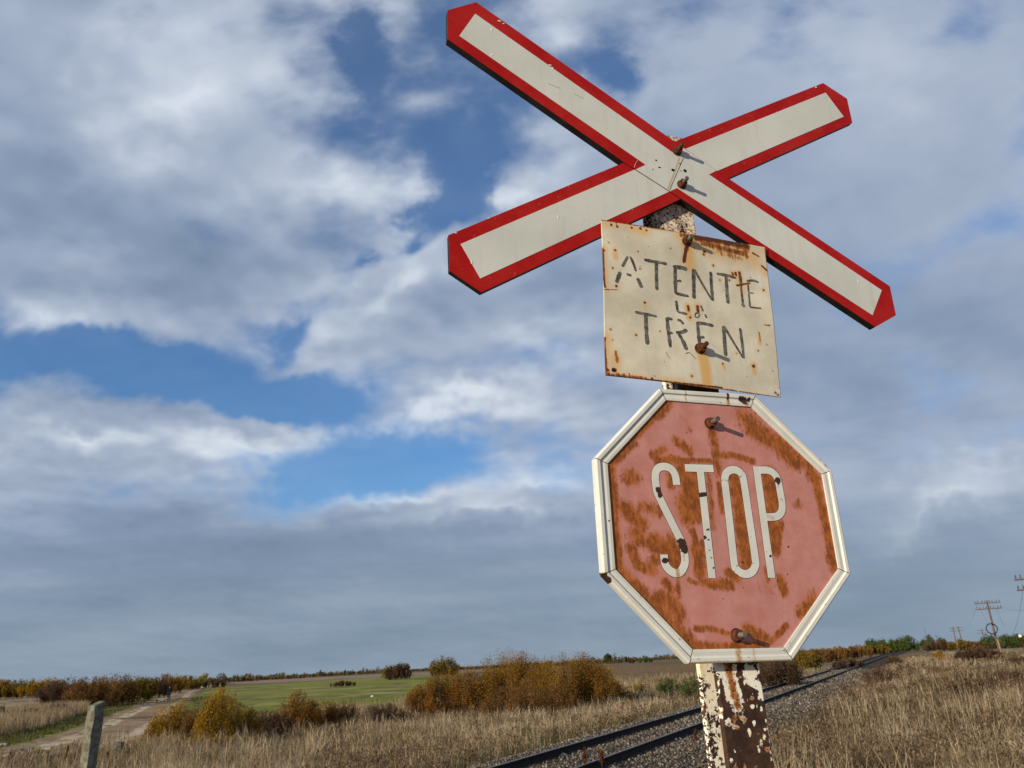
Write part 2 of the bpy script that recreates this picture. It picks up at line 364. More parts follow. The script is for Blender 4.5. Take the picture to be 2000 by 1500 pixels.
def stones(seed, n, tmin, tmax, smin, smax, size, name, label):
    rng = np.random.default_rng(seed)
    base = np.array([(1, 0, 0), (-1, 0, 0), (0, 1, 0), (0, -1, 0), (0, 0, 1), (0, 0, -1)], float)
    tri = np.array([(0, 2, 4), (2, 1, 4), (1, 3, 4), (3, 0, 4), (2, 0, 5), (1, 2, 5), (3, 1, 5), (0, 3, 5)])
    tt = tmin+(tmax-tmin)*rng.random(n)**1.6; ss_ = smin+(smax-smin)*rng.random(n)
    keep = np.abs(np.abs(ss_)-.755) > .085; tt, ss_ = tt[keep], ss_[keep]; n = len(tt)
    keepp = rng.random(n) < np.interp(ss_, [-2.6, -2.0, 2.4, 3.6], [.2, 1, 1, .15]); tt, ss_ = tt[keepp], ss_[keepp]; n = len(tt)
    x, y = xy(ss_, tt); z = zst(ss_, tt)+.02
    r = size*np.exp(rng.normal(0, .35, n))*(1+tt/60)
    Rm = np.linalg.qr(rng.normal(size=(n, 3, 3)))[0]
    sc = rng.uniform(.55, 1.15, (n, 6, 1))*np.array([1, .8, .62])
    V = np.einsum('nij,nkj->nki', Rm, base[None]*sc)*r[:, None, None]; V += np.stack([x, y, z+r*.25], -1)[:, None, :]
    Fq = (tri[None]+6*np.arange(n)[:, None, None]).reshape(-1, 3)
    tint = np.repeat(rng.random(n), 6)
    return tag(obj(name, V.reshape(-1, 3), Fq, M_stone, attrs={'tint': tint}), label, 'ballast', None, 'stuff')
def stone_mat(n, b):
    c = n.ramp(n.attr('tint'), [(0, (.04, .032, .026)), (.4, (.115, .094, .074)), (.8, (.19, .16, .125)), (1, (.36, .31, .25))]); n.L.new(c, b.inputs['Base Color'])
M_stone = material('ballast_stone', (.2, .18, .15), .9, stone_mat, .2)
stones(3, 46000, 5, 32, -2.6, 3.7, .020, 'ballast_stones', 'loose grey brown ballast stones between and beside the rails')
stones(4, 14000, 30, 75, -2.2, 3.2, .026, 'ballast_gravel', 'grey ballast gravel along the track farther off')

# ------------------------------------------------------------------ grass (stuff)
def blade_mat(name, stops, trans=.35):
    m = bpy.data.materials.new(name); m.use_nodes = True; n = NT(m.node_tree); n.N.clear()
    o = n.new('ShaderNodeOutputMaterial'); d = n.new('ShaderNodeBsdfDiffuse'); tr = n.new('ShaderNodeBsdfTranslucent'); mx = n.new('ShaderNodeMixShader')
    c = n.ramp(n.attr('tint'), stops); n.L.new(c, d.inputs[0]); n.L.new(c, tr.inputs[0]); mx.inputs[0].default_value = trans
    n.L.new(d.outputs[0], mx.inputs[1]); n.L.new(tr.outputs[0], mx.inputs[2]); n.L.new(mx.outputs[0], o.inputs[0]); return m
M_grass = blade_mat('dry_grass', [(0, (.055, .075, .02)), (.18, (.10, .10, .035)), (.3, (.085, .055, .032)), (.5, (.235, .17, .10)), (.75, (.42, .32, .20)), (1, (.60, .50, .34))])
def vnoise(x, y, seed):
    r = np.random.default_rng(seed); g = r.random((64, 64)); x = np.mod(x, 64); y = np.mod(y, 64)
    xi = np.floor(x).astype(int) % 64; yi = np.floor(y).astype(int) % 64; fx = x-np.floor(x); fy = y-np.floor(y); fx = fx*fx*(3-2*fx); fy = fy*fy*(3-2*fy)
    x1 = (xi+1) % 64; y1 = (yi+1) % 64
    return (g[xi, yi]*(1-fx)+g[x1, yi]*fx)*(1-fy)+(g[xi, y1]*(1-fx)+g[x1, y1]*fx)*fy
def fbm(x, y, seed): return (vnoise(x, y, seed)+.5*vnoise(x*2.1, y*2.1, seed+1)+.25*vnoise(x*4.3, y*4.3, seed+2))/1.75
def blades(name, x, y, h, w, tint, rng, label, lean=.35, mat=None, head=0.0):
    n = len(x); z = zxy(x, y)-.02
    az = rng.random(n)*2*np.pi; ln = np.abs(rng.normal(0, lean, n))*h; fa = rng.random(n)*np.pi
    fx, fy = np.cos(fa)*w*.5, np.sin(fa)*w*.5; dx, dy = np.cos(az)*ln, np.sin(az)*ln
    V = np.zeros((n, 7, 3)); 
    for k, (u, b, wd) in enumerate([(0, 0, 1), (.45, .25, .85), (.8, .62, .55)]):
        if k == 2 and head: wd = np.where(rng.random(n) < head, 1.5, wd)
        if k == 1 and head: b, u = .18, .5
        for sgn, j in ((-1, 2*k), (1, 2*k+1)):
            V[:, j, 0] = x+dx*b+sgn*fx*wd; V[:, j, 1] = y+dy*b+sgn*fy*wd; V[:, j, 2] = z+h*u*(1-.12*b)
    V[:, 6] = np.stack([x+dx, y+dy, z+h*np.clip(1-.25*ln/h, .5, 1)], -1)
    b0 = 7*np.arange(n)[:, None]
    Fc = np.concatenate([b0+np.array([[0, 1, 3, 2]]), b0+np.array([[2, 3, 5, 4]]), b0+np.array([[4, 5, 6, 6]])])
    tri = b0+np.array([[4, 5, 6]])
    quads = np.concatenate([b0+np.array([[0, 1, 3, 2]]), b0+np.array([[2, 3, 5, 4]])])
    me = bpy.data.meshes.new(name); me.vertices.add(n*7); me.vertices.foreach_set('co', V.astype(np.float32).ravel())
    lv = np.concatenate([quads.ravel(), tri.ravel()]).astype(np.int32); me.loops.add(len(lv)); me.loops.foreach_set('vertex_index', lv)
    ls = np.concatenate([np.arange(0, quads.size, 4), quads.size+np.arange(0, tri.size, 3)]).astype(np.int32)
    me.polygons.add(len(ls)); me.polygons.foreach_set('loop_start', ls); me.update(calc_edges=True)
    a = me.attributes.new('tint', 'FLOAT', 'POINT'); a.data.foreach_set('value', np.repeat(np.clip(tint, 0, 1), 7).astype(np.float32))
    me.materials.append(mat or M_grass); o = bpy.data.objects.new(name, me); COL.objects.link(o); return tag(o, label, 'grass', None, 'stuff')
def polar(rng, n, az0, az1, d0, d1, p=1.0):
    az = R(az0)+rng.random(n)*R(az1-az0); u = rng.random(n)
    d = d0*(d1/d0)**(u**p); return d*np.sin(az), d*np.cos(az), d
def roaddist(x, y):
    best = np.full(len(x), 1e9)
    for p in RCL[::2]: best = np.minimum(best, np.hypot(x-p[0], y-p[1]))
    return best
rng = np.random.default_rng(11)
# right of the track
x, y, d = polar(rng, 300000, 8, 44, 6.5, 130, 1.0); s, tt = st(x, y)
cl = fbm(x*.45, y*.45, 21); cl2 = fbm(x*1.6, y*1.6, 31)
pr = np.clip((s-2.1-.8*cl)/.9, 0, 1)*np.clip(.25+1.6*cl2, 0, 1)
k = rng.random(len(x)) < pr; x, y, d, s, cl, cl2 = [q[k] for q in (x, y, d, s, cl, cl2)]
big = fbm(x*.13, y*.13, 41)
cl3 = fbm(x*4.5, y*4.5, 36); h = (.10+.32*cl2+.28*(cl-.4)+.30*(cl3-.3))*(.6+.7*rng.random(len(x)))*np.clip((s-2)/3, .45, 1); h = np.clip(h, .08, .8)
tint = .34+.95*(cl-.42)+.6*(cl2-.5)+.9*(big-.5)+.6*(cl3-.5)+rng.normal(0, .13, len(x)); tint = np.where(rng.random(len(x)) < .04+.14*(vnoise(x*.6, y*.6, 71) > .8), .08+.1*rng.random(len(x)), np.maximum(tint, .24))
blades('dry_grass', x, y, h, .0030+d*.00032, tint, rng, 'tall dry straw coloured grass covering the ground right of the track', .45, head=.25)
# pale tall stalks among it
x, y, d = polar(rng, 7000, 10, 42, 8, 70); s, tt = st(x, y); k = (s > 3.6) & (fbm(x*.4, y*.4, 51) > .45); x, y, d = x[k], y[k], d[k]
blades('grass_stalks', x, y, .45+.4*rng.random(len(x)), .004+d*.00032, .78+.22*rng.random(len(x)), rng, 'thin pale grass stalks standing above the meadow right of the track', .3)
# left of the track
x, y, d = polar(rng, 330000, -44, 24, 12, 95, 1.0); s, tt = st(x, y); rd = roaddist(x, y)
cl = fbm(x*.4+9, y*.4, 22); cl2 = fbm(x*1.5, y*1.5+7, 32)
edge = np.interp(s, [-30, -24, -14, -3.4, -2.4], [0, .6, 1, 1, 0]); near = np.clip((s+26)/4, 0, 1)
pr = edge*np.clip(.35+1.4*cl2, 0, 1)*np.clip((rd-3.2)/1.5, 0, 1)
k = rng.random(len(x)) < pr; x, y, d, s, cl, cl2 = [q[k] for q in (x, y, d, s, cl, cl2)]
cl3 = fbm(x*4.5, y*4.5, 35); h = (.16+.36*cl2+.42*(cl-.4)+.34*(cl3-.3))*(.55+.8*rng.random(len(x)))*np.interp(s, [-14, -6, -3.4, -2.4], [1.25, 1.1, .8, .5]); h = np.clip(h, .08, 1.1)
tint = .62+.6*(cl-.45)+.55*(cl2-.5)+.6*(cl3-.5)+rng.normal(0, .13, len(x))+.12*np.clip((s+9)/6, -1, .3); tint = np.where(rng.random(len(x)) < .05+.35*(vnoise(x*.5, y*.5, 72) > .82)+.4*(np.abs(s+3.0) < .7), .06+.14*rng.random(len(x)), np.maximum(tint, .26))
blades('dry_meadow', x, y, h, .0030+d*.00027, tint, rng, 'tall pale dry grass between the track and the shrubs on the left', .36, head=.45)
# reed-like tall grass beyond the road on the left
q = gpts([(-60, 1446), (-60, 1412), (40, 1398), (165, 1380), (172, 1392), (80, 1424), (20, 1440)]); q = np.array(q)
n = 60000; mn, mx = q.min(0), q.max(0); x = mn[0]+(mx[0]-mn[0])*rng.random(n); y = mn[1]+(mx[1]-mn[1])*rng.random(n)
ins = np.zeros(n, bool)
for i in range(len(q)):
    a, b = q[i], q[(i+1) % len(q)]; c = ((a[1] > y) != (b[1] > y)) & (x < (b[0]-a[0])*(y-a[1])/(b[1]-a[1]+1e-12)+a[0]); ins ^= c
x, y = x[ins], y[ins]
blades('reed_grass', x, y, .5+.7*rng.random(len(x)), .03+0*x, .6+.25*(fbm(x*.3, y*.3, 5)-.4)+rng.normal(0, .1, len(x)), rng, 'tall pinkish dry grass strip beside the dirt road on the left', .3)
# brown weeds and fuzzy seed tops mixed through both meadows
def weeds(name, seed, n, az0, az1, d0, d1, smin, smax, label):
    rg = np.random.default_rng(seed); x, y, d = polar(rg, n, az0, az1, d0, d1, .9); s, tt = st(x, y)
    k = (s > smin) & (s < smax) & (fbm(x*.35+3, y*.35, seed) > .42) & (roaddist(x, y) > 4); x, y, d = x[k], y[k], d[k]; V = []; T_ = []
    for i in range(len(x)):
        m = 46; hh = rg.uniform(.22, .62); ww = rg.uniform(.10, .30); u = rg.random(m)**.6
        P = np.stack([x[i]+rg.normal(0, ww*.5, m)*(.4+u), y[i]+rg.normal(0, ww*.5, m)*(.4+u), float(zxy(x[i], y[i]))+u*hh], -1)
        L_ = (.010+d[i]*.0006)*rg.uniform(.6, 1.3, (m, 1)); a = rg.normal(size=(m, 3))*[.5, .5, 1.2]; a /= np.linalg.norm(a, axis=1)[:, None]; b = np.cross(a, rg.normal(size=(m, 3))); b /= np.linalg.norm(b, axis=1)[:, None]
        V.append(np.stack([P-a*L_*1.6, P+b*L_*.5, P+a*L_*1.6, P-b*L_*.5], 1).reshape(-1, 3)); T_.append(np.repeat(np.clip(rg.uniform(.05, .75)+rg.normal(0, .12, m), 0, 1), 4))
    V = np.concatenate(V); tag(obj(name, V, np.arange(len(V)).reshape(-1, 4), M_weed, attrs={'tint': np.concatenate(T_)}), label, 'weeds', None, 'stuff')
M_weed = blade_mat('weed_brown', [(0, (.05, .034, .022)), (.4, (.145, .095, .06)), (.7, (.28, .20, .125)), (1, (.46, .36, .24))], .25)
weeds('meadow_weeds', 91, 3800, 10, 43, 9, 90, 3.0, 60, 'brown weeds and seed heads scattered through the meadow right of the track')
weeds('trackside_weeds', 92, 4200, -34, 24, 13, 60, -22, -2.6, 'brown weeds and seed heads scattered through the meadow left of the track')
# short green verge and crop tufts near the road
x, y, d = polar(rng, 120000, -40, -8, 26, 120, .9); s, tt = st(x, y); rd = roaddist(x, y)
k = (rd > 3.1) & (rd < 7.5) & (rng.random(len(x)) < .7); x, y, d, rd = x[k], y[k], d[k], rd[k]
blades('verge_grass', x, y, .10+.16*rng.random(len(x)), .02+d*.0004, .10+.12*rng.random(len(x))+.25*(rng.random(len(x)) < .12), rng, 'short green grass on the verges of the dirt road', .5)
# ------------------------------------------------------------------ shrubs
def leaf_mat(name, stops): return blade_mat(name, stops, .3)
PAL = dict(
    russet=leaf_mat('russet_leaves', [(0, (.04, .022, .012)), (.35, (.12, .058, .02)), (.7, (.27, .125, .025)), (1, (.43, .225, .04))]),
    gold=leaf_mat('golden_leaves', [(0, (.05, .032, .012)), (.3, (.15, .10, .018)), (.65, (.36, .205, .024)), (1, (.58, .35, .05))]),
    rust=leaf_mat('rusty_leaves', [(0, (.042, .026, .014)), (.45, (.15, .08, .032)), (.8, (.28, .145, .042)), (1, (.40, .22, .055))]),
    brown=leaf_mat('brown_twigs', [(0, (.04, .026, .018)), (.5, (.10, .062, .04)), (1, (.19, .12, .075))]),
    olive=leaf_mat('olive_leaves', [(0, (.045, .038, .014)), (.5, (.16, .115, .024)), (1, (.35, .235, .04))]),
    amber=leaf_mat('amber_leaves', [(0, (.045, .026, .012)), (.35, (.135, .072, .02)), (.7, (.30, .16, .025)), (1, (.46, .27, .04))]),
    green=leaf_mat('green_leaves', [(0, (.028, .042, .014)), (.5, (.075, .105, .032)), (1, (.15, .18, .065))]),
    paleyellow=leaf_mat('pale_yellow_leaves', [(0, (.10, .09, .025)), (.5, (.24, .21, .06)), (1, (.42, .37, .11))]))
M_stem = noisy('stem_bark', (.05, .035, .025), (.12, .085, .06), 20, .9, 3, 0)
def crown_arrays(seed, w, d, h, nst, nl, ls, low=.15, spread=.45, tw=.14, prof=None):
    rng = np.random.default_rng(seed)
    a = rng.random(nst)*2*np.pi; rr = np.sqrt(rng.random(nst)); bx = np.cos(a)*rr*w*.5*.8; by = np.sin(a)*rr*d*.5*.8
    hh = h*(1-.5*rr**2.5)*rng.uniform(.72, 1.0, nst)
    if prof is not None: hh = hh*prof(bx/w)
    lx = np.cos(a)*rr*spread*hh*.5+rng.normal(0, .10, nst)*hh; ly = np.sin(a)*rr*spread*hh*.5+rng.normal(0, .10, nst)*hh
    st_tint = rng.random(nst)
    i = rng.integers(0, nst, nl); u = low+(1-low)*rng.random(nl)**.8
    P = np.stack([bx[i]+lx[i]*u**1.4, by[i]+ly[i]*u**1.4, hh[i]*u], -1)
    # twigs: every leaf sits on one of a few side twigs of its stem
    tk = (i*7+rng.integers(0, 7, nl)); tr = np.random.default_rng(seed+1).normal(0, 1, (nst*7, 3))*np.array([tw*h, tw*h, tw*h*.6]); P += tr[tk]*rng.random((nl, 1))*u[:, None]
    P += rng.normal(0, .03*h, (nl, 3)); rr2 = np.clip((P[:, 0]/(w*.5))**2+(P[:, 1]/(d*.5))**2, 0, 1.6)
    zm = h*(1-.42*rr2**1.3)*(.87+.20*fbm(P[:, 0]*5.5/max(w, h)+seed, P[:, 1]*5.5/max(w, h)+3, seed))
    if prof is not None: zm = zm*prof(P[:, 0]/w)
    over = P[:, 2] > zm; P[over, 2] = zm[over]*rng.uniform(.72, 1.0, int(over.sum())); P[:, 2] = np.maximum(P[:, 2], .02)
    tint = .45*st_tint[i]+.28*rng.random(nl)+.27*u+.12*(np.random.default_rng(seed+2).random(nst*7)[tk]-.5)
    ax = rng.normal(size=(nl, 3)); ax[:, 2] += .5; ax /= np.linalg.norm(ax, axis=1)[:, None]
    bx_ = np.cross(ax, rng.normal(size=(nl, 3))); bx_ /= np.linalg.norm(bx_, axis=1)[:, None]
    L = ls*rng.uniform(.6, 1.3, nl)[:, None]
    V = np.stack([P-ax*L, P+bx_*L*.45, P+ax*L, P-bx_*L*.45], 1).reshape(-1, 3)
    stems = (bx, by, lx, ly, hh)
    return V, np.arange(nl*4).reshape(-1, 4), np.repeat(np.clip(tint, 0, 1), 4), stems
def shrub(name, loc, w, d, h, pal, seed, label, cat='shrub', group=None, nl=6000, ls=.05, nst=40, rot=0, parts=True, crown='crown', **kw):
    V, Fq, tint, (bx, by, lx, ly, hh) = crown_arrays(seed, w, d, h, nst, nl, ls, **kw)
    e = empty(name, loc, label, cat, group); e.rotation_euler = (0, 0, rot)
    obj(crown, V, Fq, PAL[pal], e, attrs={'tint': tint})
    if parts:
        mb = MB()
        for j in range(len(bx)):
            pts = [(bx[j]+lx[j]*u**1.4, by[j]+ly[j]*u**1.4, hh[j]*u) for u in (0, .35, .7, 1)]; pts[0] = (pts[0][0], pts[0][1], -.06)
            mb.tube(pts, [.011*h**.5, .008*h**.5, .005*h**.5, .002], 4, False)
        mb.tube([(0, 0, -.14), (0, 0, -.045)], [float(np.hypot(bx, by).max())+.03]*2, 12)
        mb.build('stems', M_stem, e)
    return e
def dup(root, loc, rz, sc, label, group=None, name=None):
    r = root.copy(); COL.objects.link(r); r.location = loc; r.rotation_euler = (0, 0, rz); r.scale = sc; r['label'] = label
    if group: r['group'] = group
    for ch in root.children:
        c = ch.copy(); COL.objects.link(c); c.parent = r
    return r
def px_shrub(name, x0, x1, top, base, pal, seed, label, cat='shrub', group=None, dens=900, lpx=1.15, dfac=.6, maxd=None, **kw):
    xm = (x0+x1)/2; p = at(xm, base)
    if maxd and np.hypot(p[0], p[1]) > maxd: p = CAM+(p-CAM)*(maxd/np.hypot(p[0], p[1])); p[2] = float(zxy(p[0], p[1]))
    dp = depth(p); m = dp/FPX; w = (x1-x0)*m; h = (base-top)*m*1.06
    nl = int(np.clip((x1-x0)*(base-top)*dens*1.7/1000, 1200, 52000)); ls = max(.03, lpx*1.2*m)
    p = p+np.array([p[0], p[1], 0])/np.hypot(p[0], p[1])*w*dfac*.3; p[2] = float(zxy(p[0], p[1]))
    return shrub(name, p, w*1.08, w*dfac, h*1.06, pal, seed, label, cat, group, nl=nl, ls=ls, rot=-math.atan2(p[0], p[1]), **kw)
# big thicket in the middle
G = 'autumn shrubs of the thicket left of the track'
px_shrub('shrub', 790, 950, 1318, 1408, 'russet', 101, 'loose reddish brown shrub at the left end of the big thicket', 'shrub', G, nst=60, dens=1500, prof=lambda q: .72+.55*np.clip(q+.5, 0, 1))
px_shrub('shrub', 915, 1090, 1283, 1403, 'amber', 102, 'tallest orange brown shrub in the big thicket', 'shrub', G, nst=80, dens=1500, spread=.3)
px_shrub('shrub', 1030, 1205, 1284, 1396, 'amber', 103, 'broad amber and orange shrub right of the tallest one in the thicket', 'shrub', G, nst=80, dens=1500, prof=lambda q: 1.08-.35*np.clip(q+.1, 0, 1))
px_shrub('shrub', 1130, 1250, 1312, 1384, 'russet', 104, 'low rusty shrub at the right end of the thicket facing the ploughed field', 'shrub', G, nst=60, dens=1500, prof=lambda q: 1.15-.75*np.clip(q+.5, 0, 1))
px_shrub('shrub', 1152, 1205, 1293, 1376, 'gold', 105, 'narrow golden shrub peeping over the right end of the thicket', 'shrub', G, nst=22, dens=900)
px_shrub('shrub', 930, 1140, 1338, 1412, 'rust', 106, 'dark rusty undergrowth shrub along the front of the thicket', 'shrub', G, nst=80, dens=900)
# front left row
G = 'small autumn shrubs in a row in front of the green field'
for i, (x0, x1, tp, bs, pal, lab) in enumerate([
    (292, 368, 1378, 1462, 'gold', 'yellow green shrub at the left end of the row beside the dirt road'),
    (352, 400, 1392, 1468, 'rust', 'dull reddish shrub between two golden ones in the row'),
    (384, 462, 1356, 1472, 'gold', 'tallest bright golden shrub of the front row'),
    (448, 506, 1386, 1462, 'gold', 'small round golden shrub right of the tallest golden one'),
    (490, 560, 1392, 1450, 'brown', 'bare grey brown shrub between golden and orange shrubs'),
    (538, 618, 1357, 1446, 'russet', 'upright orange shrub in the middle of the front row'),
    (602, 656, 1364, 1438, 'russet', 'slim orange shrub right of the upright orange one'),
    (645, 700, 1370, 1434, 'rust', 'rounded rusty orange shrub at the right end of the front row'),
    (690, 800, 1382, 1432, 'brown', 'low bare brown bush between the front row and the thicket')]):
    px_shrub('shrub', x0, x1, tp, bs, pal, 200+i, lab, 'shrub', G, nst=34, dens=1300, lpx=1.5 if pal == 'gold' else 1.1)
# hedge on the left behind the road
G = 'autumn bushes of the hedge along the far side of the dirt road'
for i, (x0, x1, tp, bs, pal, lab) in enumerate([
    (-60, 22, 1330, 1366, 'gold', 'golden hedge bush cut by the left edge of the picture'),
    (2, 70, 1328, 1363, 'olive', 'olive yellow hedge bush second from the left edge'),
    (48, 122, 1327, 1362, 'gold', 'mustard yellow hedge bush above the pale mown strip'),
    (86, 172, 1328, 1384, 'brown', 'large dark brown hedge bush left of the concrete post top'),
    (140, 212, 1330, 1385, 'rust', 'dark rusty hedge bush right behind the concrete post'),
    (176, 252, 1322, 1380, 'rust', 'bright rust orange hedge bush right of the concrete post'),
    (222, 290, 1323, 1372, 'olive', 'yellow brown hedge bush with dark base beside the road verge'),
    (268, 322, 1326, 1364, 'brown', 'dark brown hedge bush left of the walking person'),
    (296, 350, 1320, 1356, 'amber', 'orange hedge bush straight behind the walking person'),
    (334, 384, 1322, 1348, 'olive', 'dull olive hedge bush right behind the person'),
    (372, 432, 1322, 1338, 'brown', 'low dark hedge bush at the far end of the hedge')]):
    px_shrub('shrub', x0-12, x1+12, tp, bs, pal, 300+i, lab, 'shrub', G, nst=60, spread=.6, dens=1500, lpx=1.2, maxd=230)
px_shrub('tree', 380, 414, 1311, 1336, 'paleyellow', 320, 'pale yellow little tree rising over the far end of the hedge', 'tree', nst=16, dens=1800, maxd=260, low=.35)
px_shrub('weed_clump', 18, 92, 1388, 1412, 'brown', 330, 'low brown weed clump at the edge of the pale mown strip', 'weeds', dens=1200)
px_shrub('weed_clump', 88, 132, 1374, 1402, 'brown', 331, 'bare twiggy brown weed clump in front of the dark hedge bush', 'weeds', dens=700)
px_shrub('green_bush', -14, 10, 1378, 1412, 'green', 332, 'green bush cut by the left edge of the picture', 'bush', dens=1500)
# middle distance
px_shrub('shrub', 755, 803, 1297, 1328, 'brown', 340, 'dark rounded bush alone on the green field', 'bush', dens=2600, lpx=1.3)
px_shrub('shrub', 750, 778, 1296, 1328, 'paleyellow', 341, 'narrow pale yellow bush leaning on the dark round one', 'bush', dens=1600, nst=12)
px_shrub('shrub', 838, 896, 1285, 1322, 'olive', 342, 'brownish yellow bush just left of the big thicket', 'bush', dens=1800)
px_shrub('weed_clump', 640, 700, 1331, 1341, 'brown', 343, 'low brown weeds on the hump in the green field', 'weeds', dens=2500)
px_shrub('green_shrub', 1278, 1345, 1328, 1368, 'green', 350, 'green weed bush left of the sign post at the ploughed field', 'bush', dens=1100, nst=24)
px_shrub('green_shrub', 1335, 1392, 1318, 1372, 'green', 351, 'green weed bush half hidden by the sign post', 'bush', dens=1000, nst=20)
px_shrub('green_plant', 1008, 1046, 1424, 1458, 'green', 352, 'small dark green plant in the dry grass near the rail', 'plant', dens=900, nst=14, spread=1.0)
px_shrub('green_plant', 944, 990, 1386, 1412, 'olive', 353, 'light green leafy plant at the foot of the thicket', 'plant', dens=900, nst=14, spread=.8)
px_shrub('green_plant', 1238, 1262, 1332, 1362, 'olive', 354, 'low olive plant between thicket and ploughed field', 'plant', dens=900, nst=14)
# scrub left of the track toward the vanishing point
G = 'scrub along the left side of the track'
for i, (x0, x1, tp, bs, pal, lab) in enumerate([
    (1470, 1560, 1282, 1342, 'brown', 'brown scrub bush beside the lower right corner of the stop sign'),
    (1535, 1600, 1266, 1312, 'olive', 'dark olive scrub bush just right of the stop sign'),
    (1556, 1640, 1262, 1296, 'rust', 'rust brown scrub bush left of the track beyond the stop sign'),
    (1622, 1700, 1257, 1288, 'rust', 'orange brown scrub bush in the middle of the line'),
    (1640, 1680, 1283, 1304, 'brown', 'small dark scrub bush close to the left rail'),
    (1672, 1735, 1254, 1280, 'olive', 'olive scrub bush in front of the green trees'),
    (1700, 1725, 1262, 1277, 'gold', 'small golden scrub bush close to the track'),
    (1722, 1745, 1261, 1273, 'gold', 'second small golden scrub bush nearer the vanishing point'),
    (1736, 1782, 1256, 1268, 'brown', 'dark low scrub bush where the track vanishes')]):
    px_shrub('shrub', x0-16, x1+10, tp+6, bs, pal, 400+i, lab, 'shrub', G, nst=60, spread=.6, dens=2000, lpx=1.2)
G = 'green trees near the vanishing point of the track'
for i, (x0, x1, tp, bs, lab) in enumerate([
    (1690, 1728, 1246, 1276, 'smaller green tree left of the dense one near the vanishing point'),
    (1712, 1756, 1245, 1272, 'lower green tree in front of the dense green tree'),
    (1744, 1794, 1238, 1268, 'dense green tree just left of where the track vanishes'),
    (1802, 1846, 1239, 1266, 'green tree right behind the thin bare stick')]):
    e = px_shrub('tree', x0, x1, tp, bs, 'green', 420+i, lab, 'tree', G, dens=2400, lpx=1.2, maxd=240, nst=26)
G = 'brown scrub of the hedge right of the track'
for i, (x0, x1, tp, bs, pal, lab, cat) in enumerate([
    (1806, 1862, 1250, 1270, 'brown', 'dark brown scrub right of the vanishing track', 'shrub'),
    (1850, 1895, 1247, 1268, 'olive', 'olive brown scrub under the twin telegraph poles', 'shrub'),
    (1880, 1925, 1246, 1262, 'rust', 'rusty scrub left of the leaning telegraph pole', 'shrub'),
    (1905, 1962, 1242, 1260, 'brown', 'dark scrub straight behind the leaning telegraph pole', 'shrub'),
    (1950, 2030, 1238, 1254, 'rust', 'reddish brown scrub right of the telegraph pole at the picture edge', 'shrub'),
    (1916, 1950, 1229, 1256, 'green', 'green tree behind the leaning telegraph pole', 'tree'),
    (1944, 1985, 1228, 1254, 'green', 'broad green tree right of the telegraph pole', 'tree'),
    (1975, 2050, 1222, 1250, 'green', 'tall green tree cut by the right edge of the picture', 'tree'),
    (1868, 1960, 1265, 1292, 'brown', 'low reddish brown bush at the foot of the telegraph pole', 'shrub'),
    (1970, 2010, 1284, 1304, 'brown', 'dark grey weed bush in the meadow at the right picture edge', 'shrub')]):
    px_shrub('tree' if cat == 'tree' else 'shrub', x0, x1, tp, bs, pal, 440+i, lab, cat, G if cat == 'shrub' else 'green trees beyond the telegraph pole', dens=2400, lpx=1.2, maxd=200)
px_shrub('weed_clump', 1826, 1846, 1272, 1290, 'gold', 460, 'single yellow weed clump in the meadow left of the telegraph pole', 'weeds', dens=2500)
for i, (x0, x1, tp, bs, lab) in enumerate([(1690, 1770, 1300, 1345, 'grey brown weed thicket just right of the track ballast'), (1730, 1760, 1282, 1300, 'small dark weed tuft beside the right rail farther off'), (1850, 1960, 1330, 1372, 'wide grey brown weed patch in the middle of the meadow'), (1930, 2030, 1310, 1345, 'brown weed patch in the meadow near the right picture edge')]):
    px_shrub('weed_clump', x0, x1, tp, bs, 'brown', 470+i, lab, 'weeds', 'brown weed patches in the meadow right of the track', dens=700, nst=60)
# far tree line: one mass of many small crowns on the horizon
V = []; Tn = []; rng = np.random.default_rng(77)
for px in np.arange(395, 1420, 6.5):
    D = 620+120*math.sin(px*.01)+rng.uniform(-40, 40); b = ray(px, 1300); hd = b[:2]/np.linalg.norm(b[:2])
    hgt = rng.uniform(2.0, 4.6)*(1.0 if px < 760 else .75 if px < 1150 else 1.1)
    if rng.random() < .08: hgt *= 1.5
    v, _, tn, _ = crown_arrays(int(px), 6.5, 5, hgt, 10, 260, .55, low=.02)
    p = np.array([hd[0]*D, hd[1]*D, 0]); p[2] = float(zxy(p[0], p[1])); V.append(v+p); Tn.append(np.clip(tn*.6+rng.uniform(0, .45), 0, 1))
V = np.concatenate(V); tag(obj('far_treeline', V, np.arange(len(V)).reshape(-1, 4), leaf_mat('far_leaves_hazed', [(0, (.06, .06, .035)), (.4, (.12, .11, .055)), (.7, (.18, .135, .065)), (1, (.28, .24, .10))]), attrs={'tint': np.concatenate(Tn)}), 'far olive and brown line of trees along the horizon', 'treeline', None, 'stuff')  # leaf colours lightened to stand in for distance haze
px_shrub('tree', 1180, 1196, 1276, 1294, 'green', 480, 'lone tiny dark tree on the horizon right of the thicket', 'tree', maxd=500, nst=8, dens=6000, low=.4)
px_shrub('shrub', 1224, 1240, 1284, 1292, 'brown', 481, 'tiny dark bush at the far edge of the ploughed field', 'shrub', maxd=400, nst=8, dens=6000)
px_shrub('shrub', 1246, 1276, 1282, 1291, 'green', 482, 'small green bush at the far edge of the ploughed field', 'shrub', maxd=400, nst=10, dens=6000)

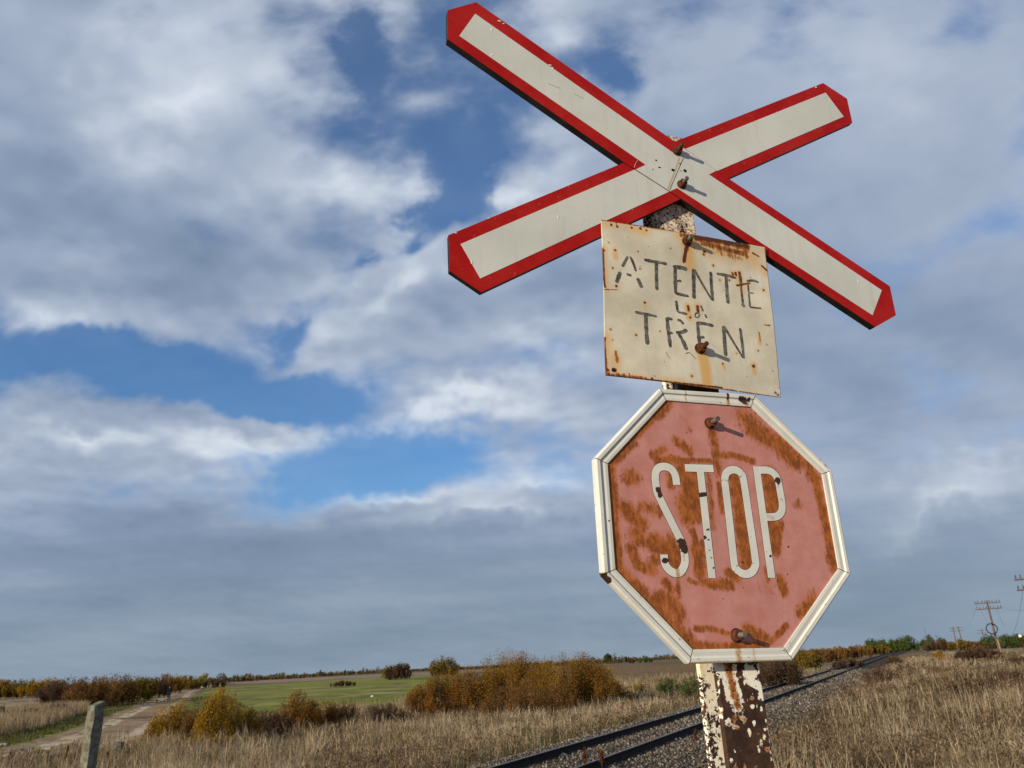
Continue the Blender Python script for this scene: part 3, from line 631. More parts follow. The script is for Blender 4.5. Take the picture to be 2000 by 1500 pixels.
# ------------------------------------------------------------------ telegraph line
M_wood = noisy('weathered_wood', (.085, .055, .045), (.165, .11, .08), 3, .9, 5, .3, .01, stretch=(6, 6, 1))
M_concrete_leg = noisy('pale_pole_base', (.24, .19, .13), (.33, .27, .19), 4, .9, 4, .2, .01)
M_insul = material('insulator_glass', (.02, .035, .03), .25, None, .6)
M_wire = material('wire', (.03, .03, .03), .6)
ax = np.array([NR[0], NR[1], 0])
WIREPTS = {}
def tele_pole(x, y, H, label, double=False, arm=1.2, nins=4, lean=0.0, key=None):
    z = float(zxy(x, y)); e = empty('telegraph_pole', (x, y, z), label, 'telegraph pole', 'telegraph poles right of the track')
    tp = np.array([0, 0, H])+ax*lean
    for k in ((-.55, .55) if double else (0,)):
        mb = MB(); mb.tube([ax*k*1.4+np.array([0, 0, -.3]), ax*k*1.1+tp*.3, ax*k+tp], [.14, .125, .09], 10); mb.build('pole', M_wood, e, True)
        if not double: mb = MB(); mb.tube([ax*.16+np.array([0, 0, -.3]), ax*.10+tp*.3], [.13, .11], 8); mb.build('pole_base', M_concrete_leg, e, True)
    WIREPTS[key] = []
    for hz in (H-.28, H-.95):
        mb = MB(); c = np.array([0, 0, hz])+ax*lean*hz/H+np.array([-VT[0], -VT[1], 0])*.13; mb.box(c, ax*arm*(1.25 if double else 1), np.array([VT[0], VT[1], 0])*.045, (0, 0, .055)); ar = mb.build('crossarm', M_wood, e, bevel=.008)
        for k in range(nins):
            q = (-1+.08)+(k//2)*(2-.16-.22)/(max(nins//2-1, 1))+(k % 2)*.22
            p = c+ax*arm*q+np.array([0, 0, .055]); mb = MB()
            mb.tube([p, p+np.array([0, 0, .05]), p+np.array([0, 0, .06]), p+np.array([0, 0, .13]), p+np.array([0, 0, .15]), p+np.array([0, 0, .21]), p+np.array([0, 0, .24])], [.012, .012, .05, .045, .035, .05, .02], 8); mb.build('insulator', M_insul, ar, True)
            WIREPTS[key].append(np.array([x, y, z])+p+np.array([0, 0, .15]))
    return e
def pole_xy(az, D): return D*math.sin(R(az)), D*math.cos(R(az))
def hat(px, py, D):
    d = ray(px, py); d = d/np.hypot(d[0], d[1]); return d[0]*D, d[1]*D, CAM[2]+d[2]*D
x1, y1, zt = hat(1927, 1173, 110); tele_pole(x1, y1, zt-float(zxy(x1, y1)), 'leaning wooden telegraph pole with two crossarms and a hanging cable ring', arm=1.35, nins=8, lean=.0, key='a')
x2, y2, z2 = hat(1980, 1128, 62); xl, yl = x2+ax[0]*1.28, y2+ax[1]*1.28; tele_pole(xl, yl, z2+.12-float(zxy(xl, yl)), 'telegraph pole whose crossarm ends reach in at the right picture edge', arm=1.3, nins=8, key='b')
x3, y3, z3 = hat(1866, 1224, 213); tele_pole(x3, y3, z3-float(zxy(x3, y3)), 'far twin legged telegraph pole rising over the brown scrub', True, 1.1, 0, key='c')
x4, y4, z4 = hat(1917, 1229, 240); tele_pole(x4, y4, z4-float(zxy(x4, y4)), 'smallest far telegraph pole half hidden by the green tree', arm=1.2, nins=0, key='d')
def wire(p, q, sag, label, rad):
    pts = [p+(q-p)*u+np.array([0, 0, -sag*4*u*(1-u)]) for u in np.linspace(0, 1, 17)]; mb = MB(); mb.tube(pts, rad, 5); tag(mb.build('wire', M_wire, None, True), label, 'wire', 'telegraph wires')
wa, wb = WIREPTS['a'], WIREPTS['b']; cpt = np.array([x3, y3, z3-.4])
wire(wa[15], wb[15], 1.0, 'sagging wire from the leaning pole to the pole at the right edge', .007)
wire(wa[9], wb[9], 3.4, 'slack wire hanging low between the leaning pole and the right edge pole', .008)
wire(wa[1], cpt, 1.6, 'faint sagging wire from the leaning pole to the twin legged pole', .008)
e0 = np.array([x1, y1, 0])+ax*.75+np.array([0, 0, zt-1.0]); wire(e0, e0+np.array([ax[0]*.35, ax[1]*.35, -2.0]), 0, 'loose wire end dangling from the lower crossarm of the leaning pole', .011)
# cable ring
xr, yr, zr = hat(1937, 1228, 109.6); V = []; ring = []
mb = MB(); pts = [np.array([0, 0, 0])+.56*(math.cos(q)*ax+math.sin(q)*np.array([0, 0, 1])) for q in np.linspace(0, 2*math.pi, 33)]; mb.tube(pts, .06, 8, False)
ring = mb.build('cable_ring', material('black_rubber', (.012, .014, .015), .7), None, True); ring.location = (xr-VT[0]*.1, yr-VT[1]*.1, zr); tag(ring, 'black cable ring hung on the leaning telegraph pole', 'cable ring')
# bare stick
p = at(1815, 1272); dp = depth(p)/FPX; mb = MB(); mb.tube([(0, 0, -.1), (.02, 0, 28*dp), (.03, 0, 37*dp), (.34, 0.05, 50*dp)], [.045, .035, .03, .01], 6)
mb.tube([(.03, 0, 36*dp), (-.04, 0, 41*dp)], [.02, .008], 5); o = mb.build('bare_stick', M_stem); o.location = p; tag(o, 'thin dark bare stick with bent tip standing near the track', 'stick')
# white marker post and round marker
M_white = noisy('white_paint', (.62, .6, .55), (.74, .72, .68), 8, .7, 4, 0)
M_dark = material('dark_iron', (.02, .018, .016), .8)
p = at(1763, 1268); dp = depth(p)/FPX; mb = MB(); mb.box((0, 0, 5*dp), (1.1*dp, 0, 0), (0, 1.1*dp, 0), (0, 0, 6*dp)); o = mb.build('marker_post', M_white, bevel=.02); o.location = p; tag(o, 'short white marker post left of the track near the green trees', 'post')
x, y, z = hat(1992, 1242, 150); e = empty('round_marker', (x, y, float(zxy(x, y))), 'small round white marker sign before the scrub at the right edge', 'marker'); zz = z-float(zxy(x, y))
mb = MB(); mb.tube([(0, 0, -.1), (0, 0, zz)], .04, 6); mb.build('post', M_dark, e); mb = MB(); fwd = np.array([x, y, 0])/np.hypot(x, y)
mb.tube([np.array([0, 0, zz])-fwd*.06, np.array([0, 0, zz])-fwd*.03], .22, 20); mb.build('disc', M_white, e)
# ------------------------------------------------------------------ left foreground things
p = at(176, 1540); D = math.hypot(p[0], p[1])
D = 9.0; d = ray(182, 1374); d = d/np.hypot(d[0], d[1]); px_, py_ = d[0]*D, d[1]*D; zt = CAM[2]+d[2]*D; zb = float(zxy(px_, py_))
M_conc = noisy('old_concrete', (.10, .098, .072), (.24, .23, .175), 16, .95, 8, .8, .03)
fw = np.array([px_, py_, 0])/D; sd_ = np.array([fw[1], -fw[0], 0])
mb = MB(); rng = np.random.default_rng(8); H = zt-zb+.2; N = 14; V = []
yaw = R(50); a1 = fw*math.cos(yaw)+sd_*math.sin(yaw); a2 = -fw*math.sin(yaw)+sd_*math.cos(yaw)
for i in range(N+1):
    u = i/N; hw = .050+.003*rng.normal(); hd = .057+.003*rng.normal(); top = i == N
    for (sa, sb) in ((-1, -1), (1, -1), (1, 1), (-1, 1)):
        q = a1*sa*hd+a2*sb*hw+np.array([rng.normal(0, .003), rng.normal(0, .003), H*u-.2+(0.02*sa if top else 0)])+sd_*(.035*u); V.append(q)
Fc = [[i*4+j, i*4+(j+1) % 4, (i+1)*4+(j+1) % 4, (i+1)*4+j] for i in range(N) for j in range(4)]+[[3, 2, 1, 0], [N*4, N*4+1, N*4+2, N*4+3]]
o = obj('concrete_post', V, Fc, M_conc); o.location = (px_, py_, zb); b = o.modifiers.new('bevel', 'BEVEL'); b.width = .008; b.segments = 2
tag(o, 'rough grey concrete post with slanted top at the lower left', 'post')
p = at(228, 1492); mb = MB(); mb.tube([(0, 0, -.1), (.01, 0, .1), (.0, .01, .42), (.02, 0, .62)], [.24, .22, .19, .16], 9); o = mb.build('tree_stump', noisy('rotten_wood', (.06, .055, .05), (.16, .15, .14), 12, .95, 5, .5, .03), None); o.location = p
tag(o, 'dark broken stump in the dry grass right of the concrete post', 'stump')
p = at(4, 1432); mb = MB(); mb.tube([(-.5, 0, -.1), (0, 0, .25), (.6, .05, .72)], [.07, .065, .055], 8); o = mb.build('leaning_stake', noisy('grey_wood', (.25, .22, .18), (.36, .32, .26), 8, .9, 4, .2, .01), None, True); o.location = p; tag(o, 'pale wooden stake leaning in the reeds at the left edge', 'stake')
def rock(name, px, py, r, mat, label, cat, sq=.6):
    bm = bmesh.new(); bmesh.ops.create_icosphere(bm, subdivisions=2, radius=r); rg = random.Random(int(px))
    for v in bm.verts: v.co *= rg.uniform(.82, 1.15); v.co.z *= sq
    me = bpy.data.meshes.new(name); bm.to_mesh(me); bm.free(); me.materials.append(mat); o = bpy.data.objects.new(name, me); COL.objects.link(o); p = at(px, py); o.location = (p[0], p[1], p[2]+r*sq*.6); tag(o, label, cat); return o
M_palerock = noisy('pale_limestone', (.36, .27, .17), (.5, .41, .3), 14, .9, 5, .3, .01)
rock('rock', 1100, 1478, .085, M_palerock, 'pale tan rock lying between the rails', 'rock', .5)
rock('rock', 1124, 1484, .05, noisy('grey_rock', (.25, .22, .2), (.38, .35, .32), 14, .9), 'smaller greyish rock beside the pale tan one', 'rock', .7)
rock('rock', 960, 1442, .05, M_palerock, 'small whitish stone in the dry grass left of the rail', 'rock', .7)
M_plastic = noisy('white_plastic', (.7, .7, .7), (.8, .8, .8), 9, .5, 3, 0)
rock('plastic_bag', 727, 1361, .15, M_plastic, 'white plastic litter on the green field edge', 'litter', .5)
rock('plastic_bag', 5, 1456, .16, M_plastic, 'white plastic scrap on the verge at the left edge', 'litter', .4)
rock('stone_heap', 393, 1345, .9, M_palerock, 'pale stone heap beside the far end of the dirt road', 'stones', .35)
# rust-brown dock stalks
M_dock = blade_mat('dock_brown', [(0, (.06, .022, .012)), (1, (.17, .065, .035))], .1)
for i, (px, bs, hpx, lab) in enumerate([(1143, 1512, 46, 'rusty brown dock stalk in front of the near rail, left one'), (1176, 1508, 38, 'rusty brown dock stalk in front of the near rail, right one'), (126, 1500, 40, 'dark rust brown dock stalk near the lower left corner'), (205, 1508, 36, 'rusty dock stalk beside the stump'), (1360, 1462, 34, 'rusty dock stalk just left of the sign post')]):
    p = at(px, bs); h = hpx*depth(p)/FPX; rg = np.random.default_rng(i+60); e = empty('dock_stalk', p, lab, 'weed', 'dock stalks'); mb = MB(); mb.tube([(0, 0, -.03), (.01, 0, h*.5), (.02, .01, h)], [.006, .005, .003], 5, False); mb.build('stem', M_stem, e)
    n = 260; u = .45+.55*rg.random(n); P = np.stack([.02*u+rg.normal(0, .018, n)*(1.3-u), rg.normal(0, .018, n), u*h], -1); ax_ = rg.normal(size=(n, 3))*.014; bx_ = rg.normal(size=(n, 3))*.010
    V = np.stack([P-ax_, P+bx_, P+ax_, P-bx_], 1).reshape(-1, 3); obj('seed_head', V, np.arange(4*n).reshape(-1, 4), M_dock, e, attrs={'tint': np.repeat(rg.random(n), 4)})
# ------------------------------------------------------------------ the walker on the dirt road
def skin(name, J, Ed, root, mat, parent, sub=2):
    ks = list(J); me = bpy.data.meshes.new(name); me.from_pydata([J[k][0] for k in ks], [(ks.index(a), ks.index(b)) for a, b in Ed], []); me.materials.append(mat)
    o = bpy.data.objects.new(name, me); COL.objects.link(o); o.parent = parent
    sk = o.modifiers.new('skin', 'SKIN'); sk.use_smooth_shade = True
    for k, v in zip(ks, me.skin_vertices[0].data):
        r = J[k][1]; v.radius = (r, r) if not hasattr(r, '__len__') else r; v.use_root = k == root
    if sub: s = o.modifiers.new('sub', 'SUBSURF'); s.levels = s.render_levels = sub
    return o
p = at(329, 1370); hd = RCL[-30]-RCL[-44]; WALK = empty('person', (p[0], p[1], p[2]+.05), 'person in dark navy jacket and dark trousers walking along the dirt road', 'person'); WALK.rotation_euler = (0, 0, math.atan2(hd[1], hd[0])-math.pi/2)
M_skin = material('skin', (.38, .22, .15), .6); M_navy = noisy('navy_jacket', (.005, .007, .016), (.010, .013, .026), 12, .9, 4, 0); M_trou = noisy('dark_trousers', (.012, .014, .017), (.035, .038, .045), 12, .9, 4, 0); M_hair = material('dark_hair', (.03, .018, .012), .8); M_shoe = material('dark_shoes', (.015, .013, .012), .6)
# local +y is the walking direction; left leg forward, right leg pushing off
J = dict(pel=((0, 0, .93), .11), wst=((0, .01, 1.08), .105), chest=((0, .02, 1.30), .125), neckb=((0, .02, 1.45), .06), neck=((0, .035, 1.52), .05), skull=((0, .045, 1.62), (.078, .092)), crown=((0, .04, 1.70), .07), nose=((0, .145, 1.60), .014), face=((0, .11, 1.605), .04))
Ed = [('pel', 'wst'), ('wst', 'chest'), ('chest', 'neckb'), ('neckb', 'neck'), ('neck', 'skull'), ('skull', 'crown'), ('skull', 'face'), ('face', 'nose')]
for s, kn, an, to in ((-1, (-.10, .20, .50), (-.10, .22, .09), (-.11, .38, .035)), (1, (.10, .06, .49), (.10, -.26, .16), (.11, -.16, .04))):
    n_ = 'l' if s < 0 else 'r'; J[n_+'hip'] = ((s*.09, 0, .88), .09); J[n_+'kn'] = (kn, .058); J[n_+'an'] = (an, .04); J[n_+'to'] = (to, .03)
    Ed += [('pel', n_+'hip'), (n_+'hip', n_+'kn'), (n_+'kn', n_+'an'), (n_+'an', n_+'to')]
ARM = {'l': ((-.20, .02, 1.41), (-.27, -.05, 1.13), (-.26, .14, .98), (-.25, .21, .92)), 'r': ((.20, .02, 1.41), (.25, .06, 1.13), (.25, .20, .90), (.25, .24, .83))}
for n_, (sh, el, wr, pa) in ARM.items():
    J[n_+'sh'] = (sh, .06); J[n_+'el'] = (el, .043); J[n_+'wr'] = (wr, .03); J[n_+'pa'] = (pa, (.022, .036)); Ed += [('chest', n_+'sh'), (n_+'sh', n_+'el'), (n_+'el', n_+'wr'), (n_+'wr', n_+'pa')]
    d = np.array(pa)-np.array(wr); d /= np.linalg.norm(d); sd2 = np.cross(d, [1, 0, 0]); ins_ = np.array([1 if n_ == 'l' else -1, 0, 0])
    for f, (off_, ln) in enumerate(((-.030, .07), (-.010, .082), (.010, .078), (.029, .062))):
        b0 = np.array(pa)+d*.035+sd2*off_; J[f'{n_}f{f}'] = (tuple(b0), .0095); J[f'{n_}g{f}'] = (tuple(b0+d*ln*.5), .009); J[f'{n_}h{f}'] = (tuple(b0+d*ln*.85+ins_*ln*.4), .007); Ed += [(n_+'pa', f'{n_}f{f}'), (f'{n_}f{f}', f'{n_}g{f}'), (f'{n_}g{f}', f'{n_}h{f}')]
    b0 = np.array(pa)-sd2*.035; J[n_+'t0'] = (tuple(b0), .011); J[n_+'t1'] = (tuple(b0-sd2*.018+d*.035), .009); Ed += [(n_+'wr', n_+'t0'), (n_+'t0', n_+'t1')]
skin('body', J, Ed, 'pel', M_skin, WALK)
g = lambda k, r: (J[k][0], r)
JJ = dict(hem=((0, 0, .84), (.155, .13)), pel=g('pel', (.16, .13)), wst=g('wst', (.16, .13)), chest=g('chest', (.18, .14)), neckb=((0, .02, 1.46), .085)); EE = [('hem', 'pel'), ('pel', 'wst'), ('wst', 'chest'), ('chest', 'neckb')]
for n_ in 'lr':
    JJ[n_+'sh'] = g(n_+'sh', .085); JJ[n_+'el'] = g(n_+'el', .062); JJ[n_+'wr'] = g(n_+'wr', .048); EE += [('chest', n_+'sh'), (n_+'sh', n_+'el'), (n_+'el', n_+'wr')]
skin('jacket', JJ, EE, 'pel', M_navy, WALK)
JJ = dict(pel=g('pel', (.135, .12))); EE = []
for n_ in 'lr':
    JJ[n_+'hip'] = g(n_+'hip', .105); JJ[n_+'kn'] = g(n_+'kn', .078); JJ[n_+'an'] = g(n_+'an', .065); EE += [('pel', n_+'hip'), (n_+'hip', n_+'kn'), (n_+'kn', n_+'an')]
skin('trousers', JJ, EE, 'pel', M_trou, WALK)
skin('hair', dict(a=((0, .01, 1.60), .08), b=((0, .025, 1.68), .088), c=((0, .07, 1.72), .06)), [('a', 'b'), ('b', 'c')], 'b', M_hair, WALK)
for n_ in 'lr':
    a, t_ = np.array(J[n_+'an'][0]), np.array(J[n_+'to'][0]); skin('shoe', dict(h=(tuple(a+[0, -.03, -.05]), .045), m=(tuple((a+t_)/2+[0, 0, -.015]), .045), t=(tuple(t_), .04)), [('h', 'm'), ('m', 't')], 'm', M_shoe, WALK)
# ------------------------------------------------------------------ the crossing sign
SN = np.array([.297, -.955, 0]); SN /= np.linalg.norm(SN); SX = np.array([-SN[1], SN[0], 0]); SP0 = np.array([.459, 1.712, 1.88])
SB = np.array([SP0[0], SP0[1], float(zxy(SP0[0], SP0[1]))])
SIGN = empty('railway_crossing_sign', tuple(SB), 'weathered railway crossing sign with red and white crossbuck, painted notice and rusty octagon', 'railway sign')
SIGN.rotation_euler = (0, 0, math.atan2(SX[1], SX[0]))
def L(px, py, off=0.0):
    d = ray(px, py); p0 = SP0+SN*off; p = CAM+d*(((p0-CAM)@SN)/(d@SN))-SB; return np.array([p@SX, p[2]])
def LL(l, off=0.0): return np.array([L(x, y, off) for x, y in l])
def P3(q, off): return (q[0], -off, q[1])
def segdist(P, a, b):
    ab = b-a; u = np.clip(((P-a)@ab)/(ab@ab+1e-12), 0, 1); return np.linalg.norm(P-(a+u[:, None]*ab), axis=1)
MPX = 0.6/515     # metres per photo pixel on the sign plane, about
def mask(P, strokes, off=0.0, soft=1.0, wk=1.0):
    out = np.zeros(len(P))
    for pts, w, amp in strokes:
        q = LL(pts, off); d = np.full(len(P), 9.0)
        if len(q) == 1: d = np.linalg.norm(P-q[0], axis=1)
        for i in range(len(q)-1): d = np.minimum(d, segdist(P, q[i], q[i+1]))
        ww = w*MPX*wk; out = np.maximum(out, amp*np.clip(1.25-d/ww*.75*soft, 0, 1))
    return out
def extrude(name, poly, front, back, mat, parent, side=None):
    n = len(poly); V = [P3(q, front) for q in poly]+[P3(q, back) for q in poly]
    ar = sum(poly[i][0]*poly[(i+1) % n][1]-poly[(i+1) % n][0]*poly[i][1] for i in range(n))
    idx = list(range(n)) if ar > 0 else list(range(n))[::-1]
    Fc = [idx, [i+n for i in idx[::-1]]]+[[idx[j], idx[j]+n, idx[(j+1) % n]+n, idx[(j+1) % n]] for j in range(n)]
    return obj(name, V, Fc, mat, parent, mats=[mat, side or mat], fm=[0, 1]+[1]*n)
def ocoord(n): return n.new('ShaderNodeTexCoord').outputs['Object']
# materials
def red_mat(n, b):
    co = ocoord(n); f = n.noise(co, 9, 5, .6); g = n.noise(co, 90, 3, .7); sc = n.noise(n.map(co, sc=(1, 1, .25)), 260, 2, .6)
    c = n.mix(n.ss(f, .35, .7), (.36, .005, .004), (.43, .016, .012)); c = n.mix(n.m('MULTIPLY', n.ss(g, .62, .8), .35), c, (.55, .16, .13)); c = n.mix(n.m('MULTIPLY', n.ss(sc, .70, .76), .5), c, (.62, .32, .28))
    n.L.new(c, b.inputs['Base Color']); bump(n, b, g, .04, .002)
M_red = material('red_reflective', (.42, .02, .015), .55, red_mat, .15)
def whitesheet(n, b):
    co = ocoord(n); f = n.noise(co, 5, 5, .6); g = n.noise(co, 60, 3, .6); st_ = n.noise(n.map(co, sc=(6, 6, .7)), 5, 5, .6)
    c = n.mix(n.ss(f, .3, .7), (.575, .60, .57), (.65, .675, .645)); c = n.mix(n.m('MULTIPLY', n.ss(st_, .48, .78), .42), c, (.47, .45, .37)); c = n.mix(n.m('MULTIPLY', n.ss(g, .66, .74), .25), c, (.40, .38, .32))
    n.L.new(c, b.inputs['Base Color'])
M_sheet = material('white_reflective', (.66, .66, .6), .5, whitesheet, .3)
M_alu = noisy('aluminium_edge', (.010, .010, .011), (.022, .022, .023), 20, .6, 4, 0, spec=.25)
M_hole = material('dark_hole', (.012, .009, .007), .9)
M_rustdark = noisy('bolt_rust', (.045, .016, .009), (.14, .05, .022), 60, .85, 5, .4, .002)
M_zinc = noisy('bare_thread', (.075, .06, .05), (.17, .145, .125), 90, .5, 3, .3, .001, spec=.5)
M_chip = material('bare_white_chip', (.82, .8, .76), .6)
M_scratch = material('grey_scratch', (.30, .29, .26), .7)
M_rustystain = material('pale_rust_stain', (.50, .42, .27), .7)
A_out = LL([(874, 20), (874, 76), (1220, 317.5), (1330.5, 388), (1709.6, 638.6), (1750, 615.7), (1738, 559), (1401, 334), (1317, 276), (930, 4)])
A_white = LL([(928, 27), (897, 70), (1261, 322), (1241.8, 331), (1308.5, 373.7), (1322.5, 367.6), (1704, 615.7), (1722, 567), (1384.5, 341), (1399, 333.5), (1335, 289.5), (1313, 297.5)])
B_out = LL([(876, 459), (878, 529), (940, 571), (1330.5, 388), (1421, 348.5), (1664.8, 239.6), (1654.4, 192.8), (1607.6, 162), (1330.5, 271.5), (1222, 316)], -.0025)
B_white = LL([(899.5, 476.7), (938, 544), (1308.5, 373.7), (1384.5, 341), (1647.6, 228), (1612.4, 181), (1336, 292), (1241.8, 330.5)], -.0025)
# the lapped board behind is kept a touch thinner than the one in front
arm1 = extrude('crossbuck_board', A_out, 0, -.021, M_red, SIGN, M_alu); arm1['label'] = 'front crossbuck board running down to the right'
arm2 = extrude('crossbuck_board', B_out, -.0025, -.0175, M_red, SIGN, M_alu); arm2['label'] = 'rear crossbuck board running up to the right'
extrude('white_panel', A_white, .0006, -.001, M_sheet, arm1); extrude('white_panel', B_white, -.0019, -.0035, M_sheet, arm2)
def ribbon_pts(q, w, end=0.0):
    q = np.asarray(q, float); d = np.gradient(q, axis=0); d /= np.linalg.norm(d, axis=1)[:, None]+1e-12; nn = np.stack([-d[:, 1], d[:, 0]], 1)
    w = np.asarray(w)*np.ones(len(q)); return q+nn*w[:, None]/2, q-nn*w[:, None]/2
def mark(name, pts, wpx, off, mat, parent, th=.0004):
    q = LL(pts, off); l, r = ribbon_pts(q, wpx*MPX); return extrude(name, np.vstack([l, r[::-1]]), off+th, off-.0005, mat, parent)
mark('seam', [(1334.5, 309), (1321, 340), (1307.5, 371.5)], .9, .0007, M_hole, arm1)
mark('stain', [(1327, 308), (1319, 332), (1304, 369)], 4.0, .0006, M_rustystain, arm1, .0002)
def blob(name, px, py, rx, ry, off, mat, parent, seed=0, n=14, th=.0004, rough=.2):
    rg = np.random.default_rng(seed+int(px*7+py)); c = L(px, py, off); q = np.array([[c[0]+rx*MPX*1.12*math.cos(a)*rg.uniform(1-rough, 1+rough), c[1]+ry*MPX*math.sin(a)*rg.uniform(1-rough, 1+rough)] for a in np.linspace(0, 2*math.pi, n, endpoint=False)])
    return extrude(name, q, off+th, off-.0005, mat, parent)
for (x, y, a, b) in [(1281.5, 313, 2.6, 1.7), (1288, 327, 3.0, 1.9), (1275, 331, 1.2, 1.6), (1314.5, 332, 3.9, 3.6), (1328, 320, 2.2, 1.6), (1338, 333.5, 3.4, 4.2), (1330, 334, 1.8, .9)]:
    blob('hole', x, y, a, b, .0007, M_hole, arm1)
for (x, y, a, b) in [(975, 41, 4.5, 1.6), (983, 46, 2.2, 1.0), (960, 57, 1.6, 3.4), (961, 107, 2, 2.4), (1074, 127, 3, 1.6), (1079, 133, 2, 2.2), (1676, 550, 1.2, 2.0)]:
    blob('paint_chip', x, y, a, b, .0008, M_chip, arm1, rough=.45)
for (x, y, a, b) in [(890, 455, 3, 1.2), (921, 512, 1.2, 4), (954, 426, 2, 1), (1090, 424, 1.2, 4), (1593.5, 170, 2, 2.2)]:
    blob('paint_chip', x, y, a, b, -.0016, M_chip, arm2, rough=.45)
mark('scratch', [(1070, 163), (1095, 173)], .9, .0007, M_scratch, arm1); mark('scratch', [(1121, 183), (1139, 192)], .9, .0007, M_scratch, arm1)
mark('scratch', [(1246, 313), (1241, 320), (1239.5, 327)], .5, .0007, M_chip, arm1)
def bolt(px, py, off, parent, tip=M_rustdark, Ln=.034, nut=.0112):
    c = L(px, py, off); o3 = lambda x, z, o: (c[0]+x, -(off+o), c[1]+z)
    mb = MB(); mb.tube([o3(0, 0, -.004), o3(0, 0, .0025)], nut*1.18, 20); mb.tube([o3(0, 0, .0025), o3(0, 0, .014)], nut, 6)
    b_ = mb.build('bolt', M_rustdark, parent, bevel=.001)
    mb = MB(); N = 14; mb.tube([o3(0, 0, .010)]+[o3(0, 0, .012+(Ln-.012)*i/N) for i in range(N+1)], [.005]+[.0050 if i % 2 else .0056 for i in range(N+1)], 12); mb.build('thread', tip, b_)
bolt(1322, 296, .0008, arm1); bolt(1331, 361, .0008, arm1, M_zinc, .031)
# ---- octagonal stop plate
OUT = LL([(1288, 759), (1474, 771), (1624, 919), (1661, 1122), (1548, 1291), (1345, 1297), (1177, 1122), (1161, 895)], .003)
INN = LL([(1300, 782), (1466, 795), (1605, 926), (1637, 1111), (1530, 1265), (1352, 1268.6), (1201, 1112), (1185.6, 906)], .001)
cen = INN.mean(0)
RUST = [([(1300, 784), (1282, 808)], 10, 1), ([(1274, 822), (1242, 852)], 5, 1), ([(1234, 864), (1200, 900)], 7, 1), ([(1190, 912), (1194, 960), (1199, 1036), (1205, 1100)], 8, 1.1),
 ([(1210, 1116), (1262, 1172), (1318, 1228), (1350, 1262)], 10, 1.05), ([(1290, 1196), (1318, 1224)], 16, .8), ([(1234, 932)], 13, .9), ([(1322, 862), (1334, 872), (1346, 880)], 8, .85), ([(1298, 878), (1276, 890)], 7, .8),
 ([(1220, 992), (1236, 1008), (1252, 1024)], 11, .95), ([(1256, 990), (1284, 998)], 9, .8), ([(1286, 900), (1312, 898), (1330, 902), (1338, 920)], 7, 1), ([(1338, 899), (1386, 900)], 3.5, .95),
 ([(1338, 925), (1347, 945), (1350, 965), (1340, 985), (1344, 1005)], 14, 1.15), ([(1356, 925), (1362, 960), (1366, 1010)], 9, 1), ([(1308, 928), (1312, 950)], 6, .85), ([(1384, 930), (1390, 990), (1392, 1030)], 5, .7),
 ([(1392, 845), (1399, 886)], 7, .85), ([(1398, 890), (1430, 889), (1470, 901)], 5, .95), ([(1400, 900), (1402, 926)], 7, .8), ([(1452, 812), (1478, 838)], 16, .75), ([(1470, 838), (1520, 868), (1552, 898)], 14, 1.0),
 ([(1556, 890), (1580, 914), (1594, 940)], 10, .85), ([(1590, 928), (1600, 965), (1612, 1020), (1622, 1070), (1632, 1106)], 7, 1.15), ([(1622, 1086), (1630, 1110)], 9, .8), ([(1503, 930), (1507, 970), (1509, 998)], 13, 1.15),
 ([(1434, 932), (1440, 965), (1450, 1030), (1455, 1080), (1459, 1106)], 10, 1.1), ([(1432, 925), (1448, 945)], 7, .8), ([(1404, 945), (1410, 1000)], 4, .95), ([(1510, 1024), (1515, 1075)], 8, 1.1), ([(1524, 1024), (1520, 1050)], 6, .95), ([(1524, 1130), (1532, 1156)], 7, .95),
 ([(1566, 1196), (1588, 1168)], 10, .85), ([(1460, 1228), (1492, 1246)], 8, .95), ([(1504, 1256), (1536, 1222)], 4, 1), ([(1360, 1262), (1420, 1264), (1490, 1264)], 6, 1), ([(1360, 1228), (1390, 1228), (1420, 1238)], 4, .9),
 ([(1246, 1045)], 14, .95), ([(1232, 1070), (1246, 1104), (1276, 1116)], 7, .95), ([(1278, 1058), (1300, 1070), (1322, 1084), (1320, 1108)], 12, 1.05), ([(1284, 1090), (1270, 1110)], 8, .8), ([(1308, 1048), (1312, 1066)], 7, .8),
 ([(1298, 1136), (1312, 1154)], 6, .9), ([(1290, 1172), (1306, 1172), (1322, 1198)], 12, .95), ([(1286, 1166)], 5, .8), ([(1324, 1132), (1327, 1165)], 3, .8), ([(1376, 1138), (1420, 1141)], 7, .95), ([(1360, 1070), (1368, 1120)], 8, 1.05), ([(1352, 1036), (1366, 1084)], 5, .9), ([(1370, 1060), (1374, 1120)], 4, .85),
 ([(1422, 1118), (1442, 1132)], 6, .95), ([(1404, 1140), (1428, 1142)], 7, .9), ([(1346, 1134), (1364, 1140)], 4, .7), ([(1420, 1000), (1424, 1060)], 3, .6), ([(1496, 1110), (1500, 1134)], 4, .8), ([(1440, 1250), (1442, 1270)], 6, .9), ([(1338, 820), (1344, 840)], 8, .45), ([(1560, 985)], 8, .6), ([(1500, 1150)], 12, .45)]
